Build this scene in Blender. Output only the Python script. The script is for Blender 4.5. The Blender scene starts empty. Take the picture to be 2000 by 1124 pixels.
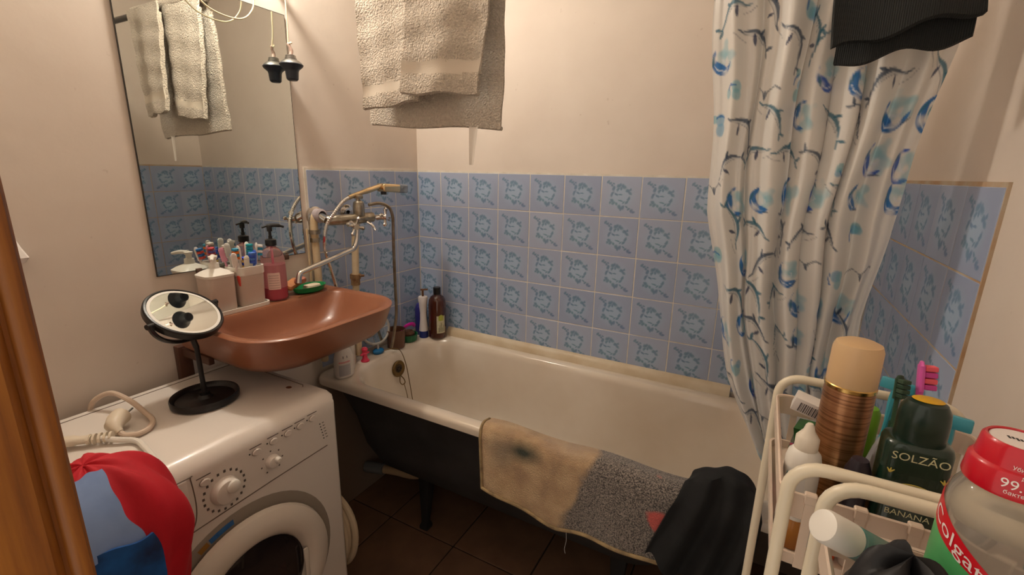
import bpy, bmesh, math, random
import numpy as np
from mathutils import Vector, Matrix, Euler

random.seed(7)
rng = np.random.default_rng(7)
PI = math.pi
scene = bpy.context.scene
COL = scene.collection


def lin(c):
    return tuple(((v / 255.0) / 12.92 if v / 255.0 <= 0.04045 else ((v / 255.0 + 0.055) / 1.055) ** 2.4) for v in c[:3])


# ------------------------------------------------------------------ camera
yaw, pitch, roll = -0.49022, 0.24523, 0.02161
cy_, sy_, cp_, sp_ = math.cos(yaw), math.sin(yaw), math.cos(pitch), math.sin(pitch)
fwd = Vector((sy_ * cp_, cy_ * cp_, -sp_))
rt0 = Vector((cy_, -sy_, 0))
up0 = rt0.cross(fwd)
rt = rt0 * math.cos(roll) + up0 * math.sin(roll)
upv = -rt0 * math.sin(roll) + up0 * math.cos(roll)
cam_d = bpy.data.cameras.new('camera')
cam_d.sensor_width = 36.0
cam_d.lens = 36.0 * 897.9 / 2000.0
cam_d.clip_start = 0.01
cam = bpy.data.objects.new('camera', cam_d)
COL.objects.link(cam)
CAM = Vector((1.4525, -1.7535, 1.4543))
cam.matrix_world = Matrix(((rt.x, upv.x, -fwd.x, CAM.x), (rt.y, upv.y, -fwd.y, CAM.y), (rt.z, upv.z, -fwd.z, CAM.z), (0, 0, 0, 1)))
scene.camera = cam

# ------------------------------------------------------------------ world, exposure
world = bpy.data.worlds.new('doorway_fill')  # even ambient background, added as fill through the open doorway
scene.world = world
world.use_nodes = True
bg = world.node_tree.nodes['Background']
bg.inputs[0].default_value = (*lin((255, 240, 222)), 1)
bg.inputs[1].default_value = 1.0
scene.view_settings.view_transform = 'Standard'
scene.view_settings.look = 'None'
scene.view_settings.gamma = 1.0
scene.view_settings.use_curve_mapping = False
scene.view_settings.exposure = 0.0
LAMP_STRENGTH = 310.0
LAMP_POS = (0.105, -0.86, 2.24)

# ------------------------------------------------------------------ materials


class NT:
    def __init__(self, name):
        self.m = bpy.data.materials.new(name)
        self.m.use_nodes = True
        self.t = self.m.node_tree
        self.b = self.t.nodes['Principled BSDF']

    def n(self, typ, **kw):
        nd = self.t.nodes.new(typ)
        for k, v in kw.items():
            setattr(nd, k, v)
        return nd

    def l(self, a, b):
        self.t.links.new(a, b)

    def math(self, op, a, b=None, clamp=False):
        nd = self.n('ShaderNodeMath', operation=op, use_clamp=clamp)
        for i, v in enumerate((a, b)):
            if v is None:
                continue
            if isinstance(v, (int, float)):
                nd.inputs[i].default_value = v
            else:
                self.l(v, nd.inputs[i])
        return nd.outputs[0]

    def mix(self, fac, a, b):
        nd = self.n('ShaderNodeMix', data_type='RGBA')
        for s, v in ((nd.inputs[0], fac), (nd.inputs[6], a), (nd.inputs[7], b)):
            if isinstance(v, (int, float)):
                s.default_value = v
            elif isinstance(v, tuple):
                s.default_value = (*v, 1)
            else:
                self.l(v, s)
        return nd.outputs[2]

    def coord(self, kind='Object'):
        if not hasattr(self, '_tc'):
            self._tc = self.n('ShaderNodeTexCoord')
        return self._tc.outputs[kind]

    def noise(self, scale, detail=3, vec=None, rough=0.55):
        nd = self.n('ShaderNodeTexNoise')
        nd.inputs['Scale'].default_value = scale
        nd.inputs['Detail'].default_value = detail
        nd.inputs['Roughness'].default_value = rough
        self.l(vec or self.coord(), nd.inputs['Vector'])
        return nd.outputs['Fac']

    def ramp(self, fac, stops):
        nd = self.n('ShaderNodeValToRGB')
        e = nd.color_ramp.elements
        while len(e) < len(stops):
            e.new(0.5)
        for el, (p, c) in zip(e, stops):
            el.position = p
            el.color = (*c, 1) if isinstance(c, tuple) else (c, c, c, 1)
        self.l(fac, nd.inputs[0])
        return nd.outputs[0]

    def bump(self, h, strength=0.3, dist=0.002):
        nd = self.n('ShaderNodeBump')
        nd.inputs['Strength'].default_value = strength
        nd.inputs['Distance'].default_value = dist
        self.l(h, nd.inputs['Height'])
        self.l(nd.outputs[0], self.b.inputs['Normal'])


MATS = {}


def mat(name, col, rough=0.5, metal=0.0, col2=None, vscale=6.0, var=None, bump=0.0, bscale=60.0, trans=0.0, ior=1.45, coat=0.0, sub=0.0, emit=None, spec=None, alpha=1.0, bdist=0.002):
    if name in MATS:
        return MATS[name]
    t = NT(name)
    c1 = lin(col)
    b = t.b
    b.inputs['Base Color'].default_value = (*c1, 1)
    b.inputs['Roughness'].default_value = rough
    b.inputs['Metallic'].default_value = metal
    b.inputs['Transmission Weight'].default_value = trans
    b.inputs['IOR'].default_value = ior
    b.inputs['Coat Weight'].default_value = coat
    b.inputs['Alpha'].default_value = alpha
    if spec is not None:
        b.inputs['Specular IOR Level'].default_value = spec
    if sub:
        b.inputs['Subsurface Weight'].default_value = sub
        b.inputs['Subsurface Radius'].default_value = (0.01, 0.007, 0.005)
        b.inputs['Subsurface Scale'].default_value = 0.3
    if col2 is None and var:
        col2 = tuple(max(0, v * (1 - var)) for v in col)
    if col2 is not None:
        f = t.noise(vscale, 4)
        t.l(t.ramp(f, [(0.3, c1), (0.7, lin(col2))]), b.inputs['Base Color'])
    if bump:
        t.bump(t.noise(bscale, 4), bump, bdist)
    if emit:
        b.inputs['Emission Color'].default_value = (*lin(col), 1)
        b.inputs['Emission Strength'].default_value = emit
    MATS[name] = t.m
    return t.m


# ------------------------------------------------------------------ geometry helpers
class MB:
    def __init__(self):
        self.v = []
        self.f = []
        self.mi = []
        self.cur = 0

    def add(self, vs, fs):
        o = len(self.v)
        self.v.extend([tuple(p) for p in vs])
        for f in fs:
            self.f.append(tuple(i + o for i in f))
            self.mi.append(self.cur)
        return self

    def bm(self, b):
        b.verts.index_update()
        self.add([v.co[:] for v in b.verts], [[v.index for v in f.verts] for f in b.faces])
        b.free()
        return self

    def box(self, x0, x1, y0, y1, z0, z1, bev=0.0, seg=2, M=None):
        b = bmesh.new()
        bmesh.ops.create_cube(b, size=1.0)
        for v in b.verts:
            v.co = Vector(((x0 + x1) / 2 + v.co.x * (x1 - x0), (y0 + y1) / 2 + v.co.y * (y1 - y0), (z0 + z1) / 2 + v.co.z * (z1 - z0)))
        if bev:
            bmesh.ops.bevel(b, geom=b.edges[:], offset=bev, segments=seg, affect='EDGES', profile=0.5)
        if M:
            bmesh.ops.transform(b, matrix=M, verts=b.verts[:])
        return self.bm(b)

    def lathe(self, prof, c=(0, 0, 0), axis='z', n=24, sx=1.0, sy=1.0, M=None):
        """profile [(r, h)] from bottom to top; r==0 closes to a point"""
        vs, fs, rings = [], [], []
        for r, h in prof:
            if r < 1e-6:
                rings.append([len(vs)])
                vs.append(Vector((0, 0, h)))
            else:
                rings.append(list(range(len(vs), len(vs) + n)))
                for i in range(n):
                    a = 2 * PI * i / n
                    vs.append(Vector((r * sx * math.cos(a), r * sy * math.sin(a), h)))
        for A, B in zip(rings[:-1], rings[1:]):
            for i in range(n):
                j = (i + 1) % n
                if len(A) == 1 and len(B) == 1:
                    continue
                if len(A) == 1:
                    fs.append((A[0], B[j], B[i]))
                elif len(B) == 1:
                    fs.append((A[i], A[j], B[0]))
                else:
                    fs.append((A[i], A[j], B[j], B[i]))
        if axis == 'x':
            vs = [Vector((p.z, p.x, p.y)) for p in vs]
        elif axis == 'y':
            vs = [Vector((p.y, p.z, p.x)) for p in vs]
        if M:
            vs = [M @ p for p in vs]
        cc = Vector(c)
        return self.add([p + cc for p in vs], fs)

    def tube(self, pts, r, n=8, closed=False, caps=True, flat=1.0):
        P = [Vector(p) for p in pts]
        m = len(P)
        rs = r if isinstance(r, (list, tuple)) else [r] * m
        vs, fs = [], []
        nrm = None
        for i in range(m):
            if closed:
                t = P[(i + 1) % m] - P[i - 1]
            else:
                t = P[min(i + 1, m - 1)] - P[max(i - 1, 0)]
            if t.length < 1e-9:
                t = Vector((0, 0, 1))
            t.normalize()
            if nrm is None:
                ref = Vector((0, 0, 1)) if abs(t.z) < 0.9 else Vector((1, 0, 0))
                nrm = (ref - t * ref.dot(t)).normalized()
            else:
                nrm = nrm - t * nrm.dot(t)
                if nrm.length < 1e-6:
                    nrm = t.orthogonal()
                nrm.normalize()
            bn = t.cross(nrm)
            for k in range(n):
                a = 2 * PI * k / n
                vs.append(P[i] + (nrm * math.cos(a) * flat + bn * math.sin(a)) * rs[i])
        q = m if closed else m - 1
        for i in range(q):
            j = (i + 1) % m
            for k in range(n):
                l = (k + 1) % n
                fs.append((i * n + k, i * n + l, j * n + l, j * n + k))
        if caps and not closed:
            fs.append(tuple(range(n))[::-1])
            fs.append(tuple((m - 1) * n + k for k in range(n)))
        return self.add(vs, fs)

    def loft(self, rings, cap0=True, cap1=True):
        n = len(rings[0])
        vs = [p for r in rings for p in r]
        fs = []
        for i in range(len(rings) - 1):
            for k in range(n):
                l = (k + 1) % n
                fs.append((i * n + k, i * n + l, (i + 1) * n + l, (i + 1) * n + k))
        if cap0:
            fs.append(tuple(range(n))[::-1])
        if cap1:
            fs.append(tuple((len(rings) - 1) * n + k for k in range(n)))
        return self.add(vs, fs)

    def grid(self, fn, nu, nv, thick=0.0, closed_u=False):
        """fn(u, v) -> point; optional thickness makes a closed shell"""
        P = [[Vector(fn(i / nu, j / nv)) for i in range(nu + (0 if closed_u else 1))] for j in range(nv + 1)]
        w = len(P[0])
        vs = [p for row in P for p in row]
        fs = []
        for j in range(nv):
            for i in range(nu):
                a = (i + 1) % w if closed_u else i + 1
                fs.append((j * w + i, j * w + a, (j + 1) * w + a, (j + 1) * w + i))
        if thick:
            N = []
            for j in range(nv + 1):
                for i in range(w):
                    du = P[j][(i + 1) % w if closed_u else min(i + 1, w - 1)] - P[j][(i - 1) % w if closed_u else max(i - 1, 0)]
                    dv = P[min(j + 1, nv)][i] - P[max(j - 1, 0)][i]
                    nn = du.cross(dv)
                    N.append(nn.normalized() if nn.length > 1e-12 else Vector((0, 0, 1)))
            o = len(vs)
            vs = vs + [p - q * thick for p, q in zip(vs, N)]
            fs2 = [tuple(x + o for x in f[::-1]) for f in fs]
            fs = fs + fs2
            for i in range(nu):
                a = (i + 1) % w if closed_u else i + 1
                fs.append((a, i, i + o, a + o))
                b = nv * w
                fs.append((b + i, b + a, b + a + o, b + i + o))
            if not closed_u:
                for j in range(nv):
                    fs.append((j * w, (j + 1) * w, (j + 1) * w + o, j * w + o))
                    e = w - 1
                    fs.append(((j + 1) * w + e, j * w + e, j * w + e + o, (j + 1) * w + e + o))
        return self.add(vs, fs)

    def prism(self, poly, h0, h1, M=None):
        n = len(poly)
        vs = [Vector((x, y, h0)) for x, y in poly] + [Vector((x, y, h1)) for x, y in poly]
        if M:
            vs = [M @ p for p in vs]
        fs = [tuple(range(n))[::-1], tuple(range(n, 2 * n))] + [(i, (i + 1) % n, n + (i + 1) % n, n + i) for i in range(n)]
        return self.add(vs, fs)

    def mesh(self, name, mats, smooth=35, origin=(0, 0, 0)):
        me = bpy.data.meshes.new(name)
        o = origin
        me.from_pydata([(p[0] - o[0], p[1] - o[1], p[2] - o[2]) for p in self.v], [], self.f)
        for m in (mats if isinstance(mats, (list, tuple)) else [mats]):
            me.materials.append(m)
        if any(self.mi):
            me.polygons.foreach_set('material_index', self.mi)
        if smooth:
            me.polygons.foreach_set('use_smooth', [True] * len(me.polygons))
            me.set_sharp_from_angle(angle=math.radians(smooth))
        me.update()
        return me

    def build(self, name, mats, parent=None, smooth=35, origin=(0, 0, 0)):
        ob = bpy.data.objects.new(name, self.mesh(name, mats, smooth, origin))
        ob.location = origin
        COL.objects.link(ob)
        if parent:
            ob.parent = parent
        return ob


def thing(name, label, cat, loc=(0, 0, 0), rot=(0, 0, 0), group=None):
    o = bpy.data.objects.new(name, None)
    o.empty_display_size = 0.05
    COL.objects.link(o)
    o.location = loc
    o.rotation_euler = rot
    o['label'] = label
    o['category'] = cat
    if group:
        o['group'] = group
    return o


def tag(o, label, cat, group=None):
    o['label'] = label
    o['category'] = cat
    if group:
        o['group'] = group
    return o


def struct(o, label=None):
    o['kind'] = 'structure'
    if label:
        o['label'] = label
    return o


def rrect(x0, x1, y0, y1, r, z, n=6):
    """rounded rectangle ring; r is a number or (r at x0y0, x1y0, x1y1, x0y1)"""
    rr = r if isinstance(r, (tuple, list)) else (r,) * 4
    pts = []
    for (cx, cy, a0, q) in ((x0, y0, PI, 0), (x1, y0, 1.5 * PI, 1), (x1, y1, 0, 2), (x0, y1, 0.5 * PI, 3)):
        R = max(rr[q], 1e-4)
        mx = cx + R if cx == x0 else cx - R
        my = cy + R if cy == y0 else cy - R
        for k in range(n + 1):
            a = a0 + 0.5 * PI * k / n
            pts.append(Vector((mx + R * math.cos(a), my + R * math.sin(a), z)))
    return pts


def spline(pts, n=8, closed=False):
    P = [Vector(p) for p in pts]
    out = []
    m = len(P)
    rngk = range(m if closed else m - 1)
    for i in rngk:
        p0 = P[(i - 1) % m] if closed or i > 0 else P[0]
        p1 = P[i]
        p2 = P[(i + 1) % m]
        p3 = P[(i + 2) % m] if closed or i + 2 < m else P[-1]
        for k in range(n):
            t = k / n
            out.append(0.5 * ((2 * p1) + (-p0 + p2) * t + (2 * p0 - 5 * p1 + 4 * p2 - p3) * t * t + (-p0 + 3 * p1 - 3 * p2 + p3) * t ** 3))
    if not closed:
        out.append(P[-1])
    return out


def text_part(s, size, fn, name, material, parent, align='CENTER', thick=0.0004, sx=1.0, cut=False):
    """lettering: flat glyph mesh laid on a surface; fn(x, y) -> Vector"""
    cu = bpy.data.curves.new('glyphs', 'FONT')
    cu.body = s
    cu.size = size
    cu.align_x = align
    cu.resolution_u = 3
    ob = bpy.data.objects.new('glyphs', cu)
    me = ob.to_mesh()
    b = bmesh.new()
    b.from_mesh(me)
    if cut:
        bmesh.ops.triangulate(b, faces=b.faces[:])
        bmesh.ops.subdivide_edges(b, edges=[e for e in b.edges if e.calc_length() > size * 0.25], cuts=1)
    for v in b.verts:
        v.co = fn(v.co.x * sx, v.co.y)
    m2 = bpy.data.meshes.new(name)
    b.to_mesh(m2)
    b.free()
    ob.to_mesh_clear()
    bpy.data.objects.remove(ob)
    bpy.data.curves.remove(cu)
    m2.materials.append(material)
    o = bpy.data.objects.new(name, m2)
    COL.objects.link(o)
    o.parent = parent
    return o


def wob(x, y=0.0, z=0.0, s=0.0):
    """smooth pseudo noise about -1..1"""
    return (math.sin(x * 1.7 + s) * math.cos(y * 1.3 + s * 2.1) + 0.6 * math.sin(x * 3.1 + y * 2.3 + s * 0.7 + z) + 0.4 * math.cos(y * 4.7 - x * 2.9 + z * 2 + s)) / 1.6


# ---- shared materials
M_white = mat('white_enamel', (226, 219, 208), 0.18, coat=0.3, var=0.05, vscale=2)
M_plw = mat('white_plastic', (228, 222, 212), 0.35)
M_cream = mat('cream_plastic', (214, 202, 182), 0.38)
M_black = mat('black_plastic', (28, 26, 27), 0.32)
M_blackmat = mat('black_matte', (20, 20, 22), 0.75)
M_chrome = mat('chrome', (215, 212, 208), 0.12, 1.0)
M_oldchrome = mat('limescaled_chrome', (178, 170, 158), 0.3, 1.0, col2=(150, 140, 120), vscale=60, bump=0.3, bscale=150)
M_dark = mat('dark_gap', (40, 36, 32), 0.8)
M_steel = mat('dull_steel', (150, 148, 144), 0.35, 1.0)
M_brass = mat('tarnished_brass', (120, 96, 58), 0.4, 0.8)

# ================================================================== SETTING
L = 1.777
P = 0.153
ZT = 1.45


def wall_paint():
    t = NT('wall_paint')
    f = t.noise(2.2, 5)
    c = t.ramp(f, [(0.3, lin((222, 210, 198))), (0.7, lin((211, 197, 184)))])
    f2 = t.noise(38, 2)
    spot = t.ramp(f2, [(0.73, 0.0), (0.78, 1.0)])
    c2 = t.mix(t.math('MULTIPLY', spot, 0.22), c, lin((150, 120, 100)))
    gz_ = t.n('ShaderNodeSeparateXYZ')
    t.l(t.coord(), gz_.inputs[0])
    low = t.ramp(t.math('ADD', gz_.outputs['Z'], t.math('MULTIPLY', f, 0.12)), [(0.62, 1.0), (0.72, 0.0)])  # painted shade: paint colour darkens low on the wall, under tub and sink
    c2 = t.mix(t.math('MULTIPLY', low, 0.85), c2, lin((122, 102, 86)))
    t.l(c2, t.b.inputs['Base Color'])
    t.b.inputs['Roughness'].default_value = 0.55
    t.bump(t.noise(14, 4), 0.25, 0.004)
    return t.m


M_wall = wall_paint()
M_ceil = mat('ceiling_white', (232, 226, 216), 0.9)

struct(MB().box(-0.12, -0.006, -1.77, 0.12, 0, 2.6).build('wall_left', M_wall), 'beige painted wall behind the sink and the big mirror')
wl = bpy.data.objects['wall_left']
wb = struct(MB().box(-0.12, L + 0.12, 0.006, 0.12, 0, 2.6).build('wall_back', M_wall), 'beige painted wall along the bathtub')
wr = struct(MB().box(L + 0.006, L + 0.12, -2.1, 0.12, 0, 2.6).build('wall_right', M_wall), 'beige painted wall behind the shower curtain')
wfm = MB().box(-0.12, 1.0, -1.77, -1.65, 0, 2.6).box(1.0, L + 0.006, -1.77, -1.65, 2.08, 2.6)
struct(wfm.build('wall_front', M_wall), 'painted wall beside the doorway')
struct(MB().box(-0.12, L + 0.12, -2.1, 0.12, 2.6, 2.7).build('ceiling', M_ceil), 'white ceiling')

# ---- floor with brown ceramic tiles
fl = struct(MB().box(-0.12, L + 0.12, -2.1, 0.12, -0.1, -0.004).build('floor', mat('floor_grout', (52, 38, 30), 0.9)), 'dark brown tiled floor')
M_ftile = mat('brown_floor_tile', (134, 102, 80), 0.42, col2=(112, 84, 66), vscale=7, bump=0.1, bscale=60)
fp = 0.328
ft = MB().box(-fp / 2 + 0.003, fp / 2 - 0.003, -fp / 2 + 0.003, fp / 2 - 0.003, -0.006, 0.0, bev=0.0015, seg=1).mesh('floor_tile', M_ftile)
for i in range(-2, 5):
    for j in range(-5, 2):
        cx, cyy = 0.545 + (i + 0.5) * fp, -0.504 + (j + 0.5) * fp
        if cx - fp / 2 > L + 0.05 or cx + fp / 2 < 0.0 or cyy - fp / 2 > 0.0 or cyy + fp / 2 < -2.1:
            continue
        x0, x1 = max(cx - fp / 2 + 0.003, -0.006), min(cx + fp / 2 - 0.003, L + 0.006)
        y0, y1 = max(cyy - fp / 2 + 0.003, -2.1), min(cyy + fp / 2 - 0.003, 0.006)
        if x1 - x0 > fp - 0.01 and y1 - y0 > fp - 0.01:
            o = bpy.data.objects.new('floor_tile', ft)
        elif x1 - x0 < 0.01 or y1 - y0 < 0.01:
            continue
        else:
            o = bpy.data.objects.new('floor_tile', MB().box(x0 - cx, x1 - cx, y0 - cyy, y1 - cyy, -0.006, 0.0, bev=0.0015, seg=1).mesh('floor_tile', M_ftile))
        o.location = (cx, cyy, 0)
        o.parent = fl
        COL.objects.link(o)


# ---- blue wall tiles with a leafy wreath print
def tile_mat():
    t = NT('blue_wreath_tile')
    oi = t.n('ShaderNodeObjectInfo')
    co = t.coord('Object')
    sc = t.n('ShaderNodeVectorMath', operation='SCALE')
    t.l(co, sc.inputs[0])
    sc.inputs['Scale'].default_value = 1 / 0.15
    # wobble so that the printed edges look brushed
    nz = t.n('ShaderNodeTexNoise')
    nz.inputs['Scale'].default_value = 14
    t.l(sc.outputs[0], nz.inputs['Vector'])
    sub = t.n('ShaderNodeVectorMath', operation='SUBTRACT')
    t.l(nz.outputs['Color'], sub.inputs[0])
    sub.inputs[1].default_value = (0.5, 0.5, 0.5)
    sc2 = t.n('ShaderNodeVectorMath', operation='SCALE')
    t.l(sub.outputs[0], sc2.inputs[0])
    sc2.inputs['Scale'].default_value = 0.06
    ad = t.n('ShaderNodeVectorMath', operation='ADD')
    t.l(sc.outputs[0], ad.inputs[0])
    t.l(sc2.outputs[0], ad.inputs[1])
    sep = t.n('ShaderNodeSeparateXYZ')
    t.l(ad.outputs[0], sep.inputs[0])
    cmb = t.n('ShaderNodeCombineXYZ')
    t.l(sep.outputs['X'], cmb.inputs['X'])
    t.l(sep.outputs['Z'], cmb.inputs['Y'])
    v = cmb.outputs[0]
    # leaves and petals: (cx, cy, half length, half width, angle)
    E = [(-.34, .36, .055, .022, 60), (-.29, .33, .05, .02, 10), (-.24, .27, .05, .02, -50), (-.2, .32, .03, .015, 30),
         (-.19, .2, .07, .024, 80), (-.05, .27, .085, .03, 35), (.06, .25, .085, .032, -40), (0, .2, .05, .02, 90), (-.08, .18, .06, .022, 60),
         (.17, .15, .07, .03, 15), (.22, .1, .07, .026, -30), (.24, .18, .04, .02, 60), (-.22, .06, .08, .022, 65), (-.12, .06, .06, .016, -35), (-.02, .05, .07, .012, 5),
         (-.22, -.1, .06, .03, -20), (-.18, -.16, .06, .026, 40), (-.26, -.16, .04, .02, 80), (-.1, -.18, .05, .02, -60), (0, -.1, .075, .013, -15),
         (.08, -.14, .05, .014, 40), (.2, -.05, .07, .022, 60), (.16, -.13, .06, .02, 50), (-.02, -.26, .07, .03, -60), (.06, -.27, .07, .03, 60), (.02, -.3, .06, .026, 90),
         (.17, -.25, .045, .016, -40), (.22, -.3, .05, .018, 20), (.29, -.34, .055, .022, 60), (.34, -.37, .045, .02, 10)]
    cur = None
    for cx, cy, a, b, ang in E:
        mp = t.n('ShaderNodeMapping', vector_type='TEXTURE')
        t.l(v, mp.inputs['Vector'])
        mp.inputs['Location'].default_value = (cx, cy, 0)
        mp.inputs['Rotation'].default_value = (0, 0, math.radians(ang))
        mp.inputs['Scale'].default_value = (a * 1.2, b * 2.0, 1)
        ln = t.n('ShaderNodeVectorMath', operation='LENGTH')
        t.l(mp.outputs[0], ln.inputs[0])
        cur = ln.outputs['Value'] if cur is None else t.math('MINIMUM', cur, ln.outputs['Value'])
    mask = t.ramp(cur, [(0.45, 1.0), (1.1, 0.0)])
    ln = t.n('ShaderNodeVectorMath', operation='LENGTH')
    t.l(v, ln.inputs[0])
    halo = t.ramp(ln.outputs['Value'], [(0.15, 0.6), (0.42, 0.0)])
    big = t.noise(1.3, 2, vec=sc.outputs[0])
    base = t.mix(t.math('MULTIPLY', oi.outputs['Random'], 1.0), lin((170, 180, 204)), lin((156, 168, 196)))
    base = t.mix(halo, base, lin((168, 194, 218)))
    inkv = t.noise(3.5, 3, vec=sc.outputs[0])
    ink = t.mix(t.ramp(inkv, [(0.35, 0.0), (0.65, 1.0)]), lin((76, 110, 152)), lin((84, 132, 150)))
    fac = t.math('MULTIPLY', mask, 0.68)
    t.l(t.mix(fac, base, ink), t.b.inputs['Base Color'])
    t.b.inputs['Roughness'].default_value = 0.22
    t.bump(big, 0.05, 0.003)
    return t.m


M_tile = tile_mat()
M_grout = mat('tile_grout', (228, 222, 212), 0.85, col2=(206, 198, 182), vscale=20)
TW = P - 0.0035


def tile_mesh(w=TW, x0=None):
    a = -w / 2 if x0 is None else x0
    return MB().box(a, a + w, 0, 0.006, -TW / 2, TW / 2, bev=0.001, seg=1).mesh('wall_tile', M_tile)


TM = tile_mesh()


def put_tile(me, loc, rz, parent):
    o = bpy.data.objects.new('wall_tile', me)
    o.location = loc
    o.rotation_euler = (0, 0, rz)
    o.parent = parent
    COL.objects.link(o)
    o.location.x += random.uniform(-.0005, .0005) if rz == 0 else random.uniform(-.0004, .0004)
    o.location.z += random.uniform(-.0006, .0006)


MB().box(-0.004, L + 0.004, 0.0012, 0.0065, 0.68, ZT + 0.006).build('grout_bed', M_grout, wb)
MB().box(-0.0065, -0.0012, -0.622, 0.004, 0.68, ZT + 0.006).build('grout_bed', M_grout, wl)
MB().box(L + 0.0012, L + 0.0065, -0.7585, 0.004, 0.68, ZT + 0.006).build('grout_bed', mat('stained_grout', (176, 140, 104), 0.9, col2=(190, 178, 158), vscale=14), wr)
off = 0.1326
cutL = tile_mesh(off - 0.0035, -off + TW / 2 + 0.0035 - 0.0)
lastw = L - (off + 10 * P)
cutR = tile_mesh(lastw - 0.0035, -TW / 2)
for r in range(5):
    z = ZT - (r + 0.5) * P
    put_tile(cutL, (off - P / 2, 0, z), 0, wb)
    for c in range(10):
        put_tile(TM, (off + (c + 0.5) * P, 0, z), 0, wb)
    put_tile(cutR, (off + 10.5 * P, 0, z), 0, wb)
    for c in range(4):
        put_tile(TM, (0, -(c + 0.5) * P - 0.002, z), PI / 2, wl)
    for c in range(5):
        put_tile(TM if c else TM, (L, -0.757 + (c + 0.5) * P - (0.008 if c == 4 else 0), z), -PI / 2, wr)

# cream plastic strip closing the joint between tub and tiles
t1 = MB()
prof = [(0.0, 0.712), (-0.006, 0.711), (-0.016, 0.703), (-0.02, 0.694), (-0.026, 0.676), (-0.026, 0.668), (0.0, 0.668)]
t1.loft([[Vector((x, y, z)) for y, z in prof] for x in (0.17, 0.6, 1.0, 1.436)])
struct(t1.build('trim_1', mat('cream_trim', (216, 202, 178), 0.45, col2=(198, 178, 146), vscale=9)), 'cream plastic strip along the tub edge')
# wooden door frame close to the camera
M_wood = NT('honey_wood')
mp = M_wood.n('ShaderNodeMapping')
mp.inputs['Scale'].default_value = (60, 60, 3)
M_wood.l(M_wood.coord(), mp.inputs['Vector'])
M_wood.l(M_wood.ramp(M_wood.noise(1.6, 5, vec=mp.outputs[0]), [(0.3, lin((160, 100, 30))), (0.55, lin((132, 76, 20))), (0.75, lin((86, 44, 10)))]), M_wood.b.inputs['Base Color'])
M_wood.b.inputs['Roughness'].default_value = 0.4
M_wood.bump(M_wood.noise(3, 3, vec=mp.outputs[0]), 0.2, 0.001)
jp = [(0.95, -1.646), (1.033, -1.646), (1.0365, -1.6485), (1.037, -1.653), (1.0355, -1.6575), (1.033, -1.6595), (1.0335, -1.662), (1.037, -1.664), (1.040, -1.668), (1.040, -1.70), (1.040, -1.774), (0.95, -1.774)]
jm = MB().loft([[Vector((x, y, z)) for x, y in jp][::-1] for z in (0.0, 0.7, 1.4, 2.08)])
struct(jm.build('trim_2', M_wood.m), 'honey brown wooden door frame at the left edge')

# ================================================================== LAMP above the mirror (the room's light)
lamp = thing('wall_lamp', 'white round glass lamp on the wall above the mirror', 'lamp', (-0.006, LAMP_POS[1], LAMP_POS[2]))
MB().lathe([(0, 0.0), (0.055, 0.0), (0.055, 0.015), (0.03, 0.03), (0.03, 0.05), (0, 0.05)], axis='x').build('base', M_plw, lamp)
M_glow = NT('lamp_glow')
M_glow.b.inputs['Emission Color'].default_value = (*lin((255, 245, 230)), 1)
M_glow.b.inputs['Emission Strength'].default_value = LAMP_STRENGTH
MB().lathe([(0.0, -0.045)] + [(0.045 * math.sin(PI * k / 12), -0.045 * math.cos(PI * k / 12)) for k in range(1, 12)] + [(0.0, 0.045)], c=(LAMP_POS[0] + 0.006, 0, 0)).build('bulb', M_glow.m, lamp)

# ================================================================== MIRROR
M_mirror = NT('mirror_glass')
M_mirror.b.inputs['Base Color'].default_value = (*lin((222, 226, 222)), 1)
M_mirror.b.inputs['Metallic'].default_value = 1
M_mirror.b.inputs['Roughness'].default_value = 0.015
mir = thing('wall_mirror', 'tall rectangular frameless mirror on the wall above the brown sink', 'mirror', (-0.004, -0.884, 1.152))
mi = MB().box(0.0, 0.0038, -0.2395, 0.239, 0.0, 0.784)
mi.build('backing', mat('mirror_edge', (50, 46, 42), 0.6), mir)
MB().box(0.0036, 0.0042, -0.2375, 0.237, 0.002, 0.782).build('glass', M_mirror.m, mir)
for y in (-0.13, 0.16):
    MB().box(0.0, 0.009, y - 0.008, y + 0.008, -0.012, 0.006, bev=0.002).build('clip', mat('rusty_clip', (88, 64, 50), 0.6), mir)

# ================================================================== BATHTUB
tub = thing('bathtub', 'old white enamel cast iron bathtub standing on legs', 'bathtub', (0.85, -0.335, 0))
TX0, TX1, TY0, TY1, TZ = 0.002, 1.705, -0.664, -0.006, 0.675
ox, oy = 0.85, -0.335


def bring(x0, x1, y0, y1, r, z, n=10):
    return [Vector((p.x - ox, p.y - oy, p.z)) for p in rrect(x0, x1, y0, y1, r, z, n)]


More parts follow.
